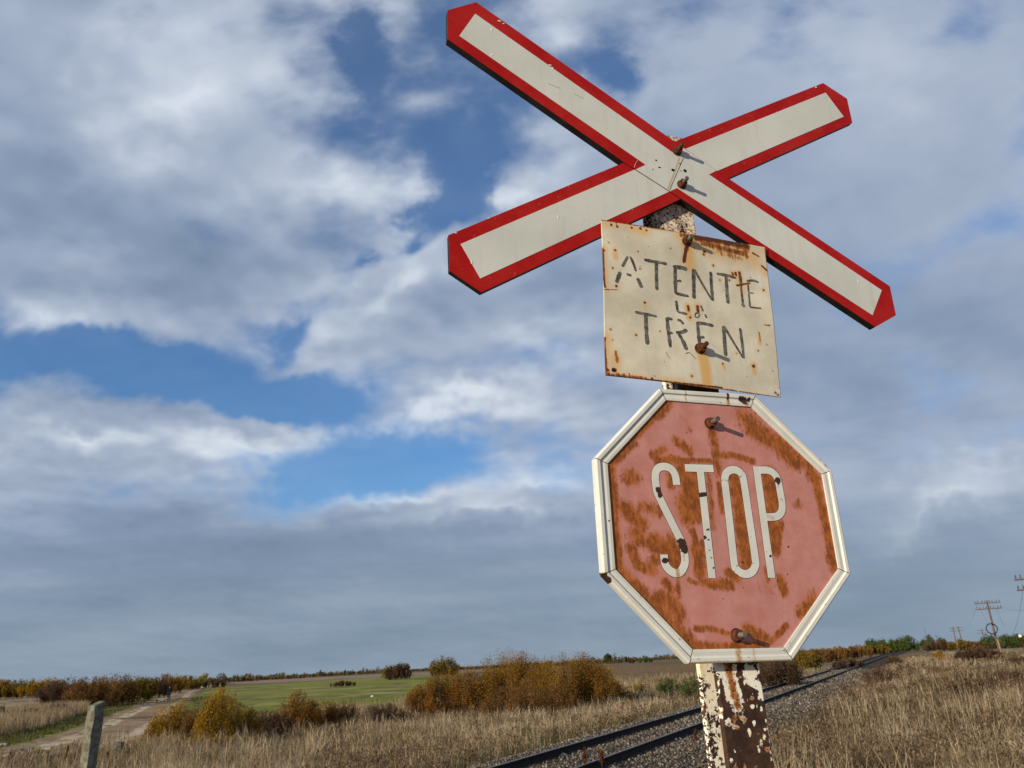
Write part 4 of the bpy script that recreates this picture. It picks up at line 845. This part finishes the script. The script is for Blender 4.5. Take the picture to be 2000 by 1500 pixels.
def stop_mat(n, b):
    co = ocoord(n); ru = n.attr('rust'); bl = n.attr('bolt')
    br = n.noise(n.map(co, rot=(0, R(-14), 0), sc=(1.0, 1, .40)), 110, 6, .72); fine = n.noise(co, 160, 4, .7); mid = n.noise(co, 22, 5, .65)
    wsh = n.noise(n.map(co, sc=(1, 1, .18)), 16, 5, .6)
    pink = n.mix(n.ss(mid, .3, .7), (.51, .205, .175), (.58, .275, .245)); pink = n.mix(n.m('MULTIPLY', n.ss(wsh, .5, .8), .5), pink, (.37, .17, .175)); pink = n.mix(n.m('MULTIPLY', n.ss(fine, .6, .8), .3), pink, (.56, .27, .25))
    pink = n.mix(n.m('MULTIPLY', n.ss(n.m('ADD', ru, n.m('MULTIPLY', n.m('SUBTRACT', mid, .5), .9)), .15, .8), .85), pink, (.50, .165, .075))
    r_ = n.m('ADD', ru, n.m('ADD', n.m('MULTIPLY', n.m('SUBTRACT', br, .5), 2.1), n.m('ADD', n.m('MULTIPLY', n.m('SUBTRACT', mid, .5), 1.5), n.m('MULTIPLY', n.m('SUBTRACT', fine, .5), .9))))
    rc_ = n.mix(n.ss(n.m('ADD', br, n.m('MULTIPLY', n.m('SUBTRACT', mid, .5), .6)), .36, .64), (.40, .120, .014), (.18, .048, .009)); rc_ = n.mix(n.m('MULTIPLY', n.ss(fine, .5, .75), .5), rc_, (.46, .17, .03))
    c = n.mix(n.m('MULTIPLY', n.ss(r_, .28, .92), .92), pink, rc_)
    sp = n.noise(co, 75, 2, .5); c = n.mix(n.m('MULTIPLY', n.ss(sp, .735, .78), .85), c, (.10, .03, .014))
    c = n.mix(n.ss(n.m('ADD', bl, n.m('MULTIPLY', n.m('SUBTRACT', fine, .5), .5)), .5, .8), c, (.035, .014, .009))
    n.L.new(c, b.inputs['Base Color']); bump(n, b, n.m('ADD', n.m('MULTIPLY', n.noise(co, 7, 3, .5), 3.0), n.m('MULTIPLY', fine, .12)), .25, .004)
M_stop = material('faded_red_enamel', (.45, .17, .16), .62, stop_mat, .3)
Nr, Na = 90, 560; Vp = []; per = []
for i in range(8):
    a, b = INN[i], INN[(i+1) % 8]
    for k in range(Na//8): per.append(a+(b-a)*k/(Na//8))
per = np.array(per); per = cen+(per-cen)*1.012
G2 = np.concatenate([[cen]]+[cen+(per-cen)*(r/Nr) for r in range(1, Nr+1)])
Fs = [[0, 1+(j+1) % Na, 1+j] for j in range(Na)]+[[1+(r-1)*Na+j, 1+(r-1)*Na+(j+1) % Na, 1+r*Na+(j+1) % Na, 1+r*Na+j] for r in range(1, Nr) for j in range(Na)]
SPOTS = [([(1452, 1148), ], 2, 1), ([(1519, 1134)], 2.5, 1), ([(1540, 1068)], 3, 1), ([(1538, 1122)], 3, .8), ([(1345, 1250)], 2.5, 1), ([(1402, 1215)], 1.5, 1), ([(1199, 1052)], 2.5, 1), ([(1202, 1062)], 2, 1), ([(1297, 862)], 2, .8), ([(1260, 944)], 1.5, .8), ([(1558, 892)], 3, .9), ([(1488, 843)], 4, .5), ([(1451, 1098)], 3, .9), ([(1449, 1004)], 2, 1), ([(1412, 1169)], 2, 1), ([(1305, 1057)], 1.5, 1)]
stop = obj('stop_plate', [P3(q, 0.0) for q in G2], Fs, M_stop, SIGN, True, attrs={'rust': mask(G2, RUST, wk=1.5), 'bolt': mask(G2, SPOTS)})
# rim, eight mitred lengths with a hair of a gap
RIMST = [([(1440, 1270), (1442, 1296)], 7, .9), ([(1470, 1268), (1471, 1292)], 3, .8), ([(1420, 1290), (1340, 1296)], 3, .6), ([(1440, 1295), (1540, 1291)], 4, .6), ([(1336, 762), (1339, 786)], 2, 1), ([(1418, 770), (1422, 795)], 4, 1), ([(1338, 760), (1400, 764)], 3, .7), ([(1178, 1122), (1182, 1138)], 5, 1), ([(1162, 900), (1176, 1110)], 2.5, .35), ([(1448, 780), (1456, 790)], 7, 1), ([(1600, 905), (1560, 860)], 2, .4)]
RIMCH = [([(1446, 781), (1452, 786)], 7, 1.3), ([(1461, 782)], 4, 1.1), ([(1177, 1124), (1188, 1136)], 4.5, 1.3), ([(1418, 768), (1420, 780)], 2.5, 1.2), ([(1337, 768), (1338, 782)], 1.2, 1.1), ([(1602, 1208)], 4, 1.1), ([(1609, 1180)], 2, .9), ([(1544, 1283)], 3.5, 1.0), ([(1459, 1286)], 3, 1.1), ([(1464, 1287)], 1.5, 1), ([(1181, 952)], 2.5, .9), ([(1188, 1018)], 2, 1), ([(1174, 994)], 1.6, .9), ([(1182, 1096)], 2, 1), ([(1195, 1072)], 1.8, 1), ([(1232, 1168)], 2, .9), ([(1326, 1268)], 2.5, .9), ([(1528, 1268), (1528, 1272)], 2, 1), ([(1440, 1288)], 2.4, .8), ([(1590, 893), (1612, 914)], 1.6, .9), ([(1540, 845), (1552, 857)], 1.4, .9)]
def rim_mat(n, b):
    co = ocoord(n); f = n.noise(co, 12, 5, .6); g = n.noise(co, 120, 4, .65); ru = n.attr('rust'); ch = n.attr('bolt')
    c = n.mix(n.ss(f, .35, .7), (.66, .67, .625), (.75, .76, .715)); c = n.mix(n.ss(n.m('ADD', ru, n.m('MULTIPLY', n.m('SUBTRACT', g, .5), .7)), .25, 1.05), c, (.47, .27, .10))
    c = n.mix(n.m('MULTIPLY', n.ss(n.noise(co, 70, 3, .6), .665, .71), .8), c, (.30, .23, .16))
    c = n.mix(n.ss(n.m('ADD', ch, n.m('MULTIPLY', n.m('SUBTRACT', g, .5), 2.0)), .58, .72), c, (.05, .022, .015)); n.L.new(c, b.inputs['Base Color']); bump(n, b, f, .12, .004)
M_rim = material('white_enamel_rim', (.76, .75, .7), .5, rim_mat, .4)
prof = [(0, -.014), (0, .001), (.05, .0050), (.14, .0068), (.38, .0066), (.46, .0036), (.52, .0030), (.8, .0040), (1.0, .0034), (1.0, -.001)]
V = []; Fc = []
for i in range(8):
    o0, o1, i0, i1 = OUT[i], OUT[(i+1) % 8], INN[i], INN[(i+1) % 8]; N = 60; b = len(V)
    for k in range(N+1):
        u = .0035+(1-.007)*k/N
        for (tq, h) in prof:
            a = o0+(i0-o0)*tq; c = o1+(i1-o1)*tq; q = a+(c-a)*u; V.append((q[0], q[1], h))
    m = len(prof); Fc += [[b+k*m+j, b+k*m+j+1, b+(k+1)*m+j+1, b+(k+1)*m+j] for k in range(N) for j in range(m-1)]
V = np.array(V); Q = V[:, :2]; rim = obj('rim', [P3(q[:2], q[2]) for q in V], Fc, M_rim, stop, False, attrs={'rust': mask(Q, RIMST), 'bolt': mask(Q, RIMCH)})
M_steelback = noisy('stained_steel_back', (.035, .018, .012), (.10, .055, .035), 12, .8, 5, .2, .003)
extrude('back_plate', np.vstack([cen+(OUT-cen)*.992]), -.002, -.015, M_steelback, stop)
# letters, flat white enamel just proud of the face
def smoothline(pts, n=10):
    pts = np.array(pts, float); return catmull(pts, n) if len(pts) > 2 else np.array([pts[0]+(pts[1]-pts[0])*u for u in np.linspace(0, 1, 24)])
CH = [([(1286, 956), (1289, 968)], 5, 1.3), ([(1291, 962)], 6, 1.2), ([(1366, 967), (1379, 965)], 4, 1.4), ([(1332, 1060), (1337, 1072)], 8, 1.5), ([(1299, 1095)], 6, 1.35), ([(1519, 939)], 6.5, 1.6), ([(1500, 1084), (1511, 1090)], 1.3, 1.4), ([(1377, 1050)], 4, 1.15), ([(1381, 1036), (1387, 1032)], 2, 1.1), ([(1384, 1054)], 3, .9), ([(1426, 972)], 3, 1), ([(1419, 1020)], 2.5, 1), ([(1428, 1047)], 3, 1), ([(1432, 1122), (1452, 1124)], 1.2, .8), ([(1466, 1048)], 2, .8), ([(1389, 1090)], 3, .8), ([(1393, 1110)], 3, .8), ([(1386, 1075)], 3, .8)]
STN = [([(1323, 1112), (1325, 1126)], 5, .9), ([(1336, 1080), (1336, 1094)], 3, .7), ([(1500, 1007), (1510, 1012)], 6, .6), ([(1290, 972)], 5, .5), ([(1519, 950)], 6, .5), ([(1455, 1116), (1462, 1118)], 4, .4)]
def letter(parts):
    V = []; Fc = []; mi = []
    for k, (pts, wpx, sm) in [(k, q) for k, q in enumerate(parts)]+[(-1-k, (q[0], q[1]+1.7, q[2])) for k, q in enumerate(parts)]:
        n0 = len(Fc)
        ql = np.array(smoothline(pts)) if sm else np.array([np.array(pts[i])+(np.array(pts[i+1])-np.array(pts[i]))*u for i in range(len(pts)-1) for u in np.linspace(0, 1, 24, endpoint=False)]+[np.array(pts[-1])])
        q = LL(ql, .001); l, r = ribbon_pts(q, wpx*MPX*1.06); b = len(V); M = 7; h = .0008+.00015*k if k >= 0 else .0003-.00008*k*.5
        for i in range(len(q)):
            for j in range(M):
                p = r[i]+(l[i]-r[i])*j/(M-1); V.append((p[0], p[1], h))
            for p in (r[i], l[i]): V.append((p[0], p[1], -.0005))
        m = M+2
        for i in range(len(q)-1):
            for j in range(M-1): Fc.append([b+i*m+j, b+i*m+j+1, b+(i+1)*m+j+1, b+(i+1)*m+j][::-1])
            Fc.append([b+i*m+M, b+i*m, b+(i+1)*m, b+(i+1)*m+M][::-1]); Fc.append([b+i*m+M-1, b+i*m+M+1, b+(i+1)*m+M+1, b+(i+1)*m+M-1][::-1])
        for i in (0, len(q)-1): Fc.append([b+i*m+j for j in range(M)]+[b+i*m+M+1, b+i*m+M])
        mi += [0 if k >= 0 else 1]*(len(Fc)-n0)
    V = np.array(V); return obj('letter', [P3(v[:2], v[2]) for v in V], Fc, M_rim, stop, mats=[M_rim, M_rustdark], fm=mi, attrs={'rust': mask(V[:, :2], STN, .001), 'bolt': mask(V[:, :2], CH, .001)})
letter([([(1322, 947), (1319.5, 930), (1314, 919), (1306, 913), (1297, 911), (1288, 913), (1281.5, 920), (1280, 932), (1281.5, 948), (1284, 962), (1290, 975), (1313, 1022), (1331, 1058), (1335, 1069), (1337.5, 1084), (1338, 1098), (1334, 1110), (1326, 1118.5), (1315, 1118), (1305, 1110.5), (1299, 1100), (1297, 1083)], 14.2, True)])
letter([([(1338.5, 913.5), (1365, 914.3), (1393.5, 915)], 14, False), ([(1368, 920.5), (1378, 1010), (1391, 1129)], 14.2, False)])
letter([([(1415.5, 938), (1417, 928), (1422, 920.5), (1431, 917.3), (1440, 919), (1448, 925.5), (1452.5, 938), (1464, 1014), (1475.5, 1092), (1475, 1106), (1469, 1116.5), (1459, 1121), (1448, 1119), (1439, 1111.5), (1434, 1098), (1425, 1017), (1415.5, 937)], 14.2, True)])
letter([([(1477.5, 911), (1492, 1017), (1507.5, 1128.5)], 14.4, False), ([(1484, 917.8), (1500, 918.6), (1512, 925), (1519.5, 938), (1524, 960), (1528, 986), (1526, 1000), (1518, 1008), (1506, 1009.8), (1495.5, 1009.8)], 14, True)])
bolt(1386, 827, 0, stop, M_zinc, .038, .0118); bolt(1438, 1241, 0, stop, M_zinc, .034, .0125)
# ---- hand-painted notice plate
PO = .012; PC = LL([(1174, 429), (1497, 481), (1527, 775), (1183, 733)], PO)
def z3(l): return [(1150+x/3.846, 400+y/3.846) for x, y in l]
PR = [(z3([(800, 248), (950, 262), (1190, 305)]), 8, 1.1), (z3([(860, 285), (1000, 320), (1180, 365)]), 7, .85), (z3([(960, 345), (1140, 395)]), 9, .55), (z3([(690, 228), (800, 240)]), 5, .8), (z3([(1170, 290), (1190, 380)]), 6, .9), (z3([(735, 320), (722, 380), (715, 425)]), 3.6, 1.25), (z3([(1140, 505), (1150, 600)]), 3.2, 1.1), (z3([(1120, 600), (1215, 582)]), 1.8, 1.2), (z3([(1085, 505), (1090, 520)]), 2.5, 1.1), (z3([(1110, 505), (1115, 525)]), 2.2, 1.1), (z3([(1310, 450), (1345, 485)]), 2.2, 1.1), (z3([(1240, 355), (1285, 380)]), 2, 1), (z3([(130, 1275), (300, 1300), (700, 1345), (1000, 1375)]), 1.8, 1.1), (z3([(130, 1270), (420, 1308)]), 4, .8), (z3([(95, 110), (250, 135), (420, 165), (700, 205)]), 2.4, 1.0), (z3([(100, 330), (112, 560), (118, 620)]), 2.6, 1.0), (z3([(120, 1000), (128, 1260)]), 3, .95), (z3([(110, 640), (215, 642)]), .8, 1), (z3([(1330, 320), (1345, 420), (1420, 1000)]), 1.2, .8), (z3([(1000, 1380), (1450, 1445)]), 1.4, .75), (z3([(205, 1100), (215, 1180)]), 3, .8), (z3([(150, 120), (200, 160)]), 8, .5), (z3([(1280, 960), (1288, 1020)]), 2, .9), (z3([(820, 760), (825, 800)]), 3, 1.2), (z3([(748, 760), (752, 790)]), 2.6, 1.2), (z3([(1320, 900), (1362, 905)]), 1.4, .9)]
for (x, y, r) in [(170, 152, 8), (212, 165, 8), (322, 175, 9), (385, 180, 10), (430, 195, 7), (108, 345, 10), (195, 345, 8), (205, 615, 8), (110, 490, 8), (110, 560, 8), (175, 480, 6), (612, 330, 5), (365, 357, 5), (420, 735, 8), (765, 845, 8), (290, 247, 4), (870, 350, 10), (865, 372, 8), (1320, 635, 7), (1240, 1210, 10), (1005, 1195, 6), (770, 1290, 6), (355, 978, 6), (140, 1240, 10), (190, 1240, 14), (1110, 1115, 4), (148, 287, 4), (790, 325, 6), (940, 452, 6), (990, 560, 5), (1062, 560, 6), (1190, 1290, 3), (1340, 1050, 5), (1275, 1095, 5), (165, 935, 5), (180, 1015, 4), (535, 950, 4), (300, 1270, 4), (470, 1310, 8)]:
    PR.append((z3([(x, y)]), r/3.846*1.1, 1.3))
PST = [(z3([(735, 300), (760, 430), (770, 470)]), 11, .9), (z3([(850, 1110), (870, 1200), (890, 1350)]), 8, 1.0), (z3([(720, 230), (1000, 330), (1230, 390)]), 20, .7), (z3([(95, 120), (400, 190)]), 14, .65), (z3([(105, 330), (125, 640)]), 7, .6), (z3([(125, 1000), (135, 1270)]), 10, .6), (z3([(130, 1265), (700, 1345)]), 8, .55), (z3([(195, 345), (200, 400)]), 5, .7), (z3([(420, 740), (425, 790)]), 4, .8), (z3([(750, 790), (760, 850)]), 5, .8), (z3([(1240, 1215), (1250, 1260)]), 4, .8), (z3([(1005, 1195), (1018, 1230)]), 3, .8), (z3([(205, 1150), (190, 1250)]), 10, .7), (z3([(1130, 520), (1160, 640)]), 9, .6), (z3([(1300, 440), (1345, 520)]), 7, .55), (z3([(775, 440), (790, 700)]), 6, .35), (z3([(1270, 350), (1330, 330)]), 9, .5), (z3([(1283, 990), (1288, 1040)]), 4, .7)]
def notice_mat(n, b):
    co = ocoord(n); f = n.noise(co, 9, 6, .65); g = n.noise(co, 110, 4, .7); ru = n.attr('rust'); sn = n.attr('stain'); dr = n.noise(n.map(co, sc=(1, 1, .12)), 40, 5, .65)
    br = n.noise(n.map(co, rot=(0, R(-74), 0), sc=(1, 1, .16)), 150, 4, .65)
    c = n.mix(n.ss(f, .3, .7), (.56, .52, .41), (.74, .705, .58)); c = n.mix(n.m('MULTIPLY', n.ss(dr, .5, .75), .4), c, (.50, .49, .43)); c = n.mix(n.m('MULTIPLY', n.ss(g, .6, .72), .35), c, (.74, .71, .62))
    c = n.mix(n.m('MULTIPLY', n.ss(n.m('ADD', sn, n.m('MULTIPLY', n.m('SUBTRACT', f, .5), 1.3)), .12, .95), .9), c, (.68, .40, .13))
    r2 = n.m('ADD', ru, n.m('ADD', n.m('MULTIPLY', n.m('SUBTRACT', br, .5), 1.5), n.m('MULTIPLY', n.m('SUBTRACT', g, .5), .7)))
    c = n.mix(n.ss(r2, .45, .68), c, (.34, .12, .022)); c = n.mix(n.ss(r2, .78, 1.0), c, (.10, .03, .014))
    c = n.mix(n.m('MULTIPLY', n.ss(n.noise(co, 85, 2, .5), .735, .765), .9), c, (.22, .10, .04))
    n.L.new(c, b.inputs['Base Color']); bump(n, b, n.m('ADD', n.m('MULTIPLY', n.noise(co, 5, 3), 3.0), n.m('MULTIPLY', g, .15)), .3, .004)
M_notice = material('stained_cream_enamel', (.6, .55, .43), .6, notice_mat, .3)
NU, NV = 230, 210; uu, vv = np.meshgrid(np.linspace(0, 1, NU), np.linspace(0, 1, NV)); uu, vv = uu.ravel()[:, None], vv.ravel()[:, None]
PG = PC[0]*(1-uu)*(1-vv)+PC[1]*uu*(1-vv)+PC[2]*uu*vv+PC[3]*(1-uu)*vv
warp = .0035*np.sin(uu[:, 0]*5+vv[:, 0]*3)*np.sin(vv[:, 0]*4.0+.5)-.004*uu[:, 0]**4*(1-vv[:, 0])
I = np.arange(NU*NV).reshape(NV, NU); Fg = np.stack([I[:-1, :-1], I[1:, :-1], I[1:, 1:], I[:-1, 1:]], -1).reshape(-1, 4)
notice = obj('notice_plate', [P3(q, PO+w) for q, w in zip(PG, warp)], Fg, M_notice, SIGN, True, attrs={'rust': mask(PG, PR, PO, wk=1.25), 'stain': np.maximum(mask(PG, PST, PO, wk=1.5), .55*mask(PG, PR, PO, wk=3.2))})
sol = notice.modifiers.new('thickness', 'SOLIDIFY'); sol.thickness = .0018; sol.offset = -1
def paint_mat(n, b):
    co = ocoord(n); g = n.noise(co, 70, 5, .7); c = n.mix(n.ss(g, .38, .66), (.055, .052, .047), (.20, .19, .165)); n.L.new(n.mix(n.ss(n.noise(co, 160, 3), .64, .7), c, (.3, .28, .22)), b.inputs['Base Color'])
M_paint = material('worn_black_paint', (.07, .065, .06), .7, paint_mat, .25)
LET = [[([(287, 392), (268, 430), (245, 470)], 20), ([(305, 393), (330, 450), (348, 505)], 20), ([(230, 508), (212, 560), (200, 588)], 28), ([(278, 526), (312, 535)], 19), ([(360, 555), (378, 595), (392, 625)], 27)],
 [([(410, 418), (490, 432), (583, 446)], 24), ([(502, 440), (503, 540), (508, 642)], 28)],
 [([(628, 468), (690, 472), (738, 484)], 31), ([(645, 480), (647, 570), (652, 668)], 27), ([(655, 572), (693, 570)], 17), ([(648, 662), (700, 674), (750, 684)], 22)],
 [([(786, 480), (790, 600), (792, 702)], 29), ([(790, 480), (860, 600), (932, 716)], 18), ([(918, 498), (924, 600), (934, 718)], 23)],
 [([(962, 512), (1040, 524), (1112, 543)], 22), ([(1036, 528), (1042, 640), (1050, 738)], 27)],
 [([(1142, 515), (1152, 640), (1162, 740)], 18), ([(1155, 735), (1172, 765)], 27)],
 [([(1192, 566), (1240, 562), (1282, 576)], 19), ([(1200, 575), (1208, 680), (1214, 768)], 13), ([(1208, 655), (1242, 658)], 9), ([(1212, 764), (1255, 770), (1298, 774)], 13)],
 [([(655, 718), (662, 760), (668, 806)], 22), ([(666, 802), (705, 812), (738, 818)], 20)],
 [([(842, 752), (852, 775), (858, 798)], 17), ([(797, 832), (806, 812), (826, 814), (830, 832), (818, 844), (802, 842), (797, 832)], 9), ([(874, 820), (886, 848)], 13)],
 [([(346, 806), (430, 822), (510, 838)], 22), ([(426, 826), (430, 940), (438, 1052)], 29)],
 [([(586, 845), (596, 950), (610, 1074)], 27), ([(586, 850), (628, 860)], 22), ([(664, 862), (690, 872), (710, 896)], 21), ([(652, 962), (700, 955), (736, 938)], 25), ([(672, 968), (705, 1030), (730, 1092)], 27), ([(600, 960), (626, 962)], 18)],
 [([(808, 886), (870, 892), (938, 908)], 27), ([(816, 888), (822, 970), (830, 1062)], 25), ([(826, 996), (866, 994)], 19)],
 [([(1012, 908), (1018, 1020), (1026, 1138)], 31), ([(1014, 908), (1090, 1040), (1160, 1152)], 19), ([(1136, 924), (1150, 1040), (1162, 1154)], 22)],
 [([(575, 1108), (590, 1135), (606, 1156)], 3.5), ([(722, 1122), (745, 1112), (770, 1128), (800, 1162)], 4)]]
rgl = np.random.default_rng(3)
for li, parts in enumerate(LET):
    V = []; Fc = []
    for k, (pts, w) in enumerate(parts):
        ql = np.array(z3(smoothline(pts, 14))); q = LL(ql, PO); n_ = len(q)
        # rounded brush ends and a wobbly edge
        u = np.linspace(0, 1, n_); Ls = np.sum(np.linalg.norm(np.diff(q, axis=0), axis=1)); e = np.clip(np.minimum(u, 1-u)*Ls/(w/3.846*MPX*.5+1e-9), 0.02, 1); e = np.sqrt(1-(1-e)**2)
        ww = w/3.846*MPX*1.05*e*(1+.10*np.convolve(rgl.normal(size=n_+6), np.ones(4)/2, 'same')[3:3+n_])
        l, r = ribbon_pts(q, ww); b = len(V); M = 5
        for i in range(n_):
            for j in range(M):
                p = r[i]+(l[i]-r[i])*j/(M-1); V.append((p[0], p[1]))
        Fc += [[b+i*M+j, b+(i+1)*M+j, b+(i+1)*M+j+1, b+i*M+j+1] for i in range(n_-1) for j in range(M-1)]
    # lay the paint on the slightly wavy plate
    Va = np.array(V); W3 = []
    A4 = np.stack([np.ones(4), [0, 1, 1, 0], [0, 0, 1, 1], [0, 0, 1, 0]], 1)
    cf = np.linalg.lstsq(np.c_[np.ones(4), PC, PC[:, :1]*PC[:, 1:]], np.array([[0, 0], [1, 0], [1, 1], [0, 1]], float), rcond=None)[0]
    UV = np.c_[np.ones(len(Va)), Va, Va[:, :1]*Va[:, 1:]] @ cf
    wz = .0035*np.sin(UV[:, 0]*5+UV[:, 1]*3)*np.sin(UV[:, 1]*4.0+.5)-.004*np.clip(UV[:, 0], 0, 1)**4*(1-UV[:, 1])
    kk_ = np.concatenate([[j]*(len(smoothline(p_[0], 14))*5) for j, p_ in enumerate(parts)])
    obj('painted_letter' if li < 13 else 'paint_scribble', [P3(v, PO+.0006+.00012*j+z) for v, z, j in zip(Va, wz, kk_)], Fc, M_paint, notice)
bolt(1341, 472, PO+.001, notice, M_zinc, .029, .0112); bolt(1367, 681, PO+.002, notice, M_rustdark, .033, .0118)
c = blob('hole', 1198, 722.5, 3.4, 4, PO+.0012, M_hole, notice, rough=.05); c = blob('hole', 1514.5, 767, 2.6, 2.8, PO+.0012, M_zinc, notice, rough=.05)
# ---- post: an old steel beam, front and rear flange joined by a web
FO = -.0235
fl = L(1400, 1330, FO)[0]; fr = L(1489, 1330, FO)[0]
offs = np.linspace(-.05, -.25, 400); RO = offs[np.argmin([abs(L(1367, 1330, o)[0]-fl) for o in offs])]
zt = L(1322, 268, FO)[1]
def post_mat(front):
    def f(n, b):
        co = ocoord(n); w = n.attr('paint'); og = n.attr('rust'); g = n.noise(co, 120, 5, .7); m_ = n.noise(co, 28, 5, .62); h = n.noise(co, 200, 3, .6)
        base = n.mix(n.ss(m_, .35, .7), (.036, .019, .013), (.085, .042, .025)); base = n.mix(n.m('MULTIPLY', n.ss(h, .55, .75), .5), base, (.13, .062, .032))
        wf = n.m('ADD', w, n.m('ADD', n.m('MULTIPLY', n.m('SUBTRACT', g, .5), 2.2), n.m('MULTIPLY', n.m('SUBTRACT', m_, .5), 1.6)))
        white = n.mix(n.ss(m_, .45, .75), (.93, .90, .80), (.90, .76, .50)); white = n.mix(n.ss(n.m('ADD', og, n.m('MULTIPLY', n.m('SUBTRACT', g, .5), 2.6)), .45, .95), white, n.mix(n.ss(h, .4, .6), (.46, .17, .035), (.20, .06, .018)))
        c = n.mix(n.ss(wf, .47, .56), base, white)
        n.L.new(c, b.inputs['Base Color']); bump(n, b, n.m('ADD', n.m('MULTIPLY', n.ss(wf, .47, .56), .5), g), .35, .003)
    return f
M_post = material('rusty_white_post', (.2, .1, .06), .75, post_mat(True), .25)
z8 = lambda l: [(1340+x/6.82, 1280+y/6.82) for x, y in l]
PW = [(z8([(430, 140), (560, 260), (600, 420), (640, 560), (690, 690)]), 12, 1.0), (z8([(640, 140), (640, 300), (700, 460), (740, 620)]), 5, .9), (z8([(500, 320), (560, 540)]), 4, .9), (z8([(845, 250)]), 13, 1.25), (z8([(840, 290), (880, 370), (960, 390), (1000, 480), (1020, 560)]), 7, 1.15), (z8([(970, 140), (980, 200)]), 5, 1.1)]
for (x, y, r) in [(570, 900, 45), (650, 835, 36), (765, 850, 42), (640, 955, 34), (692, 962, 32), (888, 690, 26), (1000, 700, 24), (905, 900, 34), (835, 985, 30), (850, 1050, 14), (775, 375, 17), (880, 560, 34), (970, 590, 22), (1130, 1320, 22), (1140, 1380, 20), (1080, 1250, 34), (970, 1230, 22), (740, 1295, 13), (645, 1270, 18), (600, 1400, 24), (655, 1490, 32), (780, 1470, 26), (960, 1400, 14), (1040, 1080, 16), (1010, 1170, 22), (1015, 910, 18), (812, 600, 12), (960, 965, 14), (1050, 990, 20), (470, 800, 30), (480, 730, 24), (1060, 860, 16), (945, 680, 10), (1120, 1040, 10)]:
    PW.append((z8([(x, y)]), r/6.82*.95, 1.2))
PW += [(z8([(1090, 900), (1130, 1200)]), 3, .6), (z8([(440, 130), (440, 1500)]), 2, .55), ([(1330, 440)], 45, .62), ([(1345, 1560), (1420, 1640), (1440, 1720)], 22, .8), ([(1302, 420), (1306, 470)], 8, 1)]
PG_ = [(z8([(560, 150), (600, 330), (640, 500), (690, 680)]), 9, 1.1), (z8([(650, 830)]), 8, 1.2), (z8([(765, 860)]), 8, 1.0), (z8([(640, 955), (692, 962)]), 7, .9), (z8([(570, 930)]), 6, .9), (z8([(880, 565)]), 6, 1), (z8([(1080, 1260)]), 7, 1.1), (z8([(655, 1490)]), 6, 1.1), (z8([(780, 1470)]), 5, 1), ([(1345, 430)], 24, .62), (z8([(470, 770)]), 7, .8)]
def postplate(name, x0, x1, off, th, extra, white):
    nx, nz = 40, 460; z0 = -.25; bev = .004
    xs = np.linspace(x0, x1, nx); zs = np.linspace(z0, zt, nz); Xg, Zg = np.meshgrid(xs, zs); Pq = np.stack([Xg.ravel(), Zg.ravel()], 1)
    # columns: back edge, front face, back edge  (rounded arrises)
    prof_ = [(x0, off-th), (x0, off-bev)]+[(x, off) for x in np.linspace(x0+bev, x1-bev, nx)]+[(x1, off-bev), (x1, off-th), (x0, off-th)]
    V = [(p[0], p[1], z) for z in zs for p in prof_]; m = len(prof_)
    Fc = [[k*m+j, k*m+j+1, (k+1)*m+j+1, (k+1)*m+j] for k in range(nz-1) for j in range(m-1)]; Fc.append([(nz-1)*m+j for j in range(m-1)])
    V = np.array(V); Q = V[:, [0, 2]]
    w = mask(Q, PW, off)*(1 if not white else 0)+(white if white else 0); g = mask(Q, PG_, off)*(0 if white else 1)
    if white:
        e = np.minimum(Q[:, 0]-x0, x1-Q[:, 0]); w = np.where(e < .014, .50, .70)-.25*(fbm(Q[:, 0]*60, Q[:, 1]*24, 88) > .66)
    if white: g = g+.28*(fbm(Q[:, 0]*30+5, Q[:, 1]*9, 61) > .62)
    if not white:
        zz = Q[:, 1]; up = zz > L(1340, 455, off)[1]-.03; w = np.where(up, .68, w); g = np.where(up, .64, g); lowz = zz < L(1440, 1510, off)[1]; w = np.where(lowz & (w < .3), .45*fbm(Q[:, 0]*25, Q[:, 1]*12, 77), w)
    return obj(name, [(v[0], -v[1], v[2]) for v in V], Fc, M_post, extra, attrs={'paint': w, 'rust': g})
post = postplate('post', fl, fr, FO, .009, SIGN, 0)
postplate('rear_flange', fl, fr, RO, .009, post, 1.0)
mb = MB(); mb.box(((fl+fr)/2, -(FO+RO)/2+.0045, zt/2-.125), (.004, 0, 0), (0, (FO-RO)/2-.0055, 0), (0, 0, zt/2+.124)); mb.build('web', noisy('rusty_web', (.07, .04, .03), (.3, .26, .22), 16, .85, 5, .2, .003, spec=.2), post)
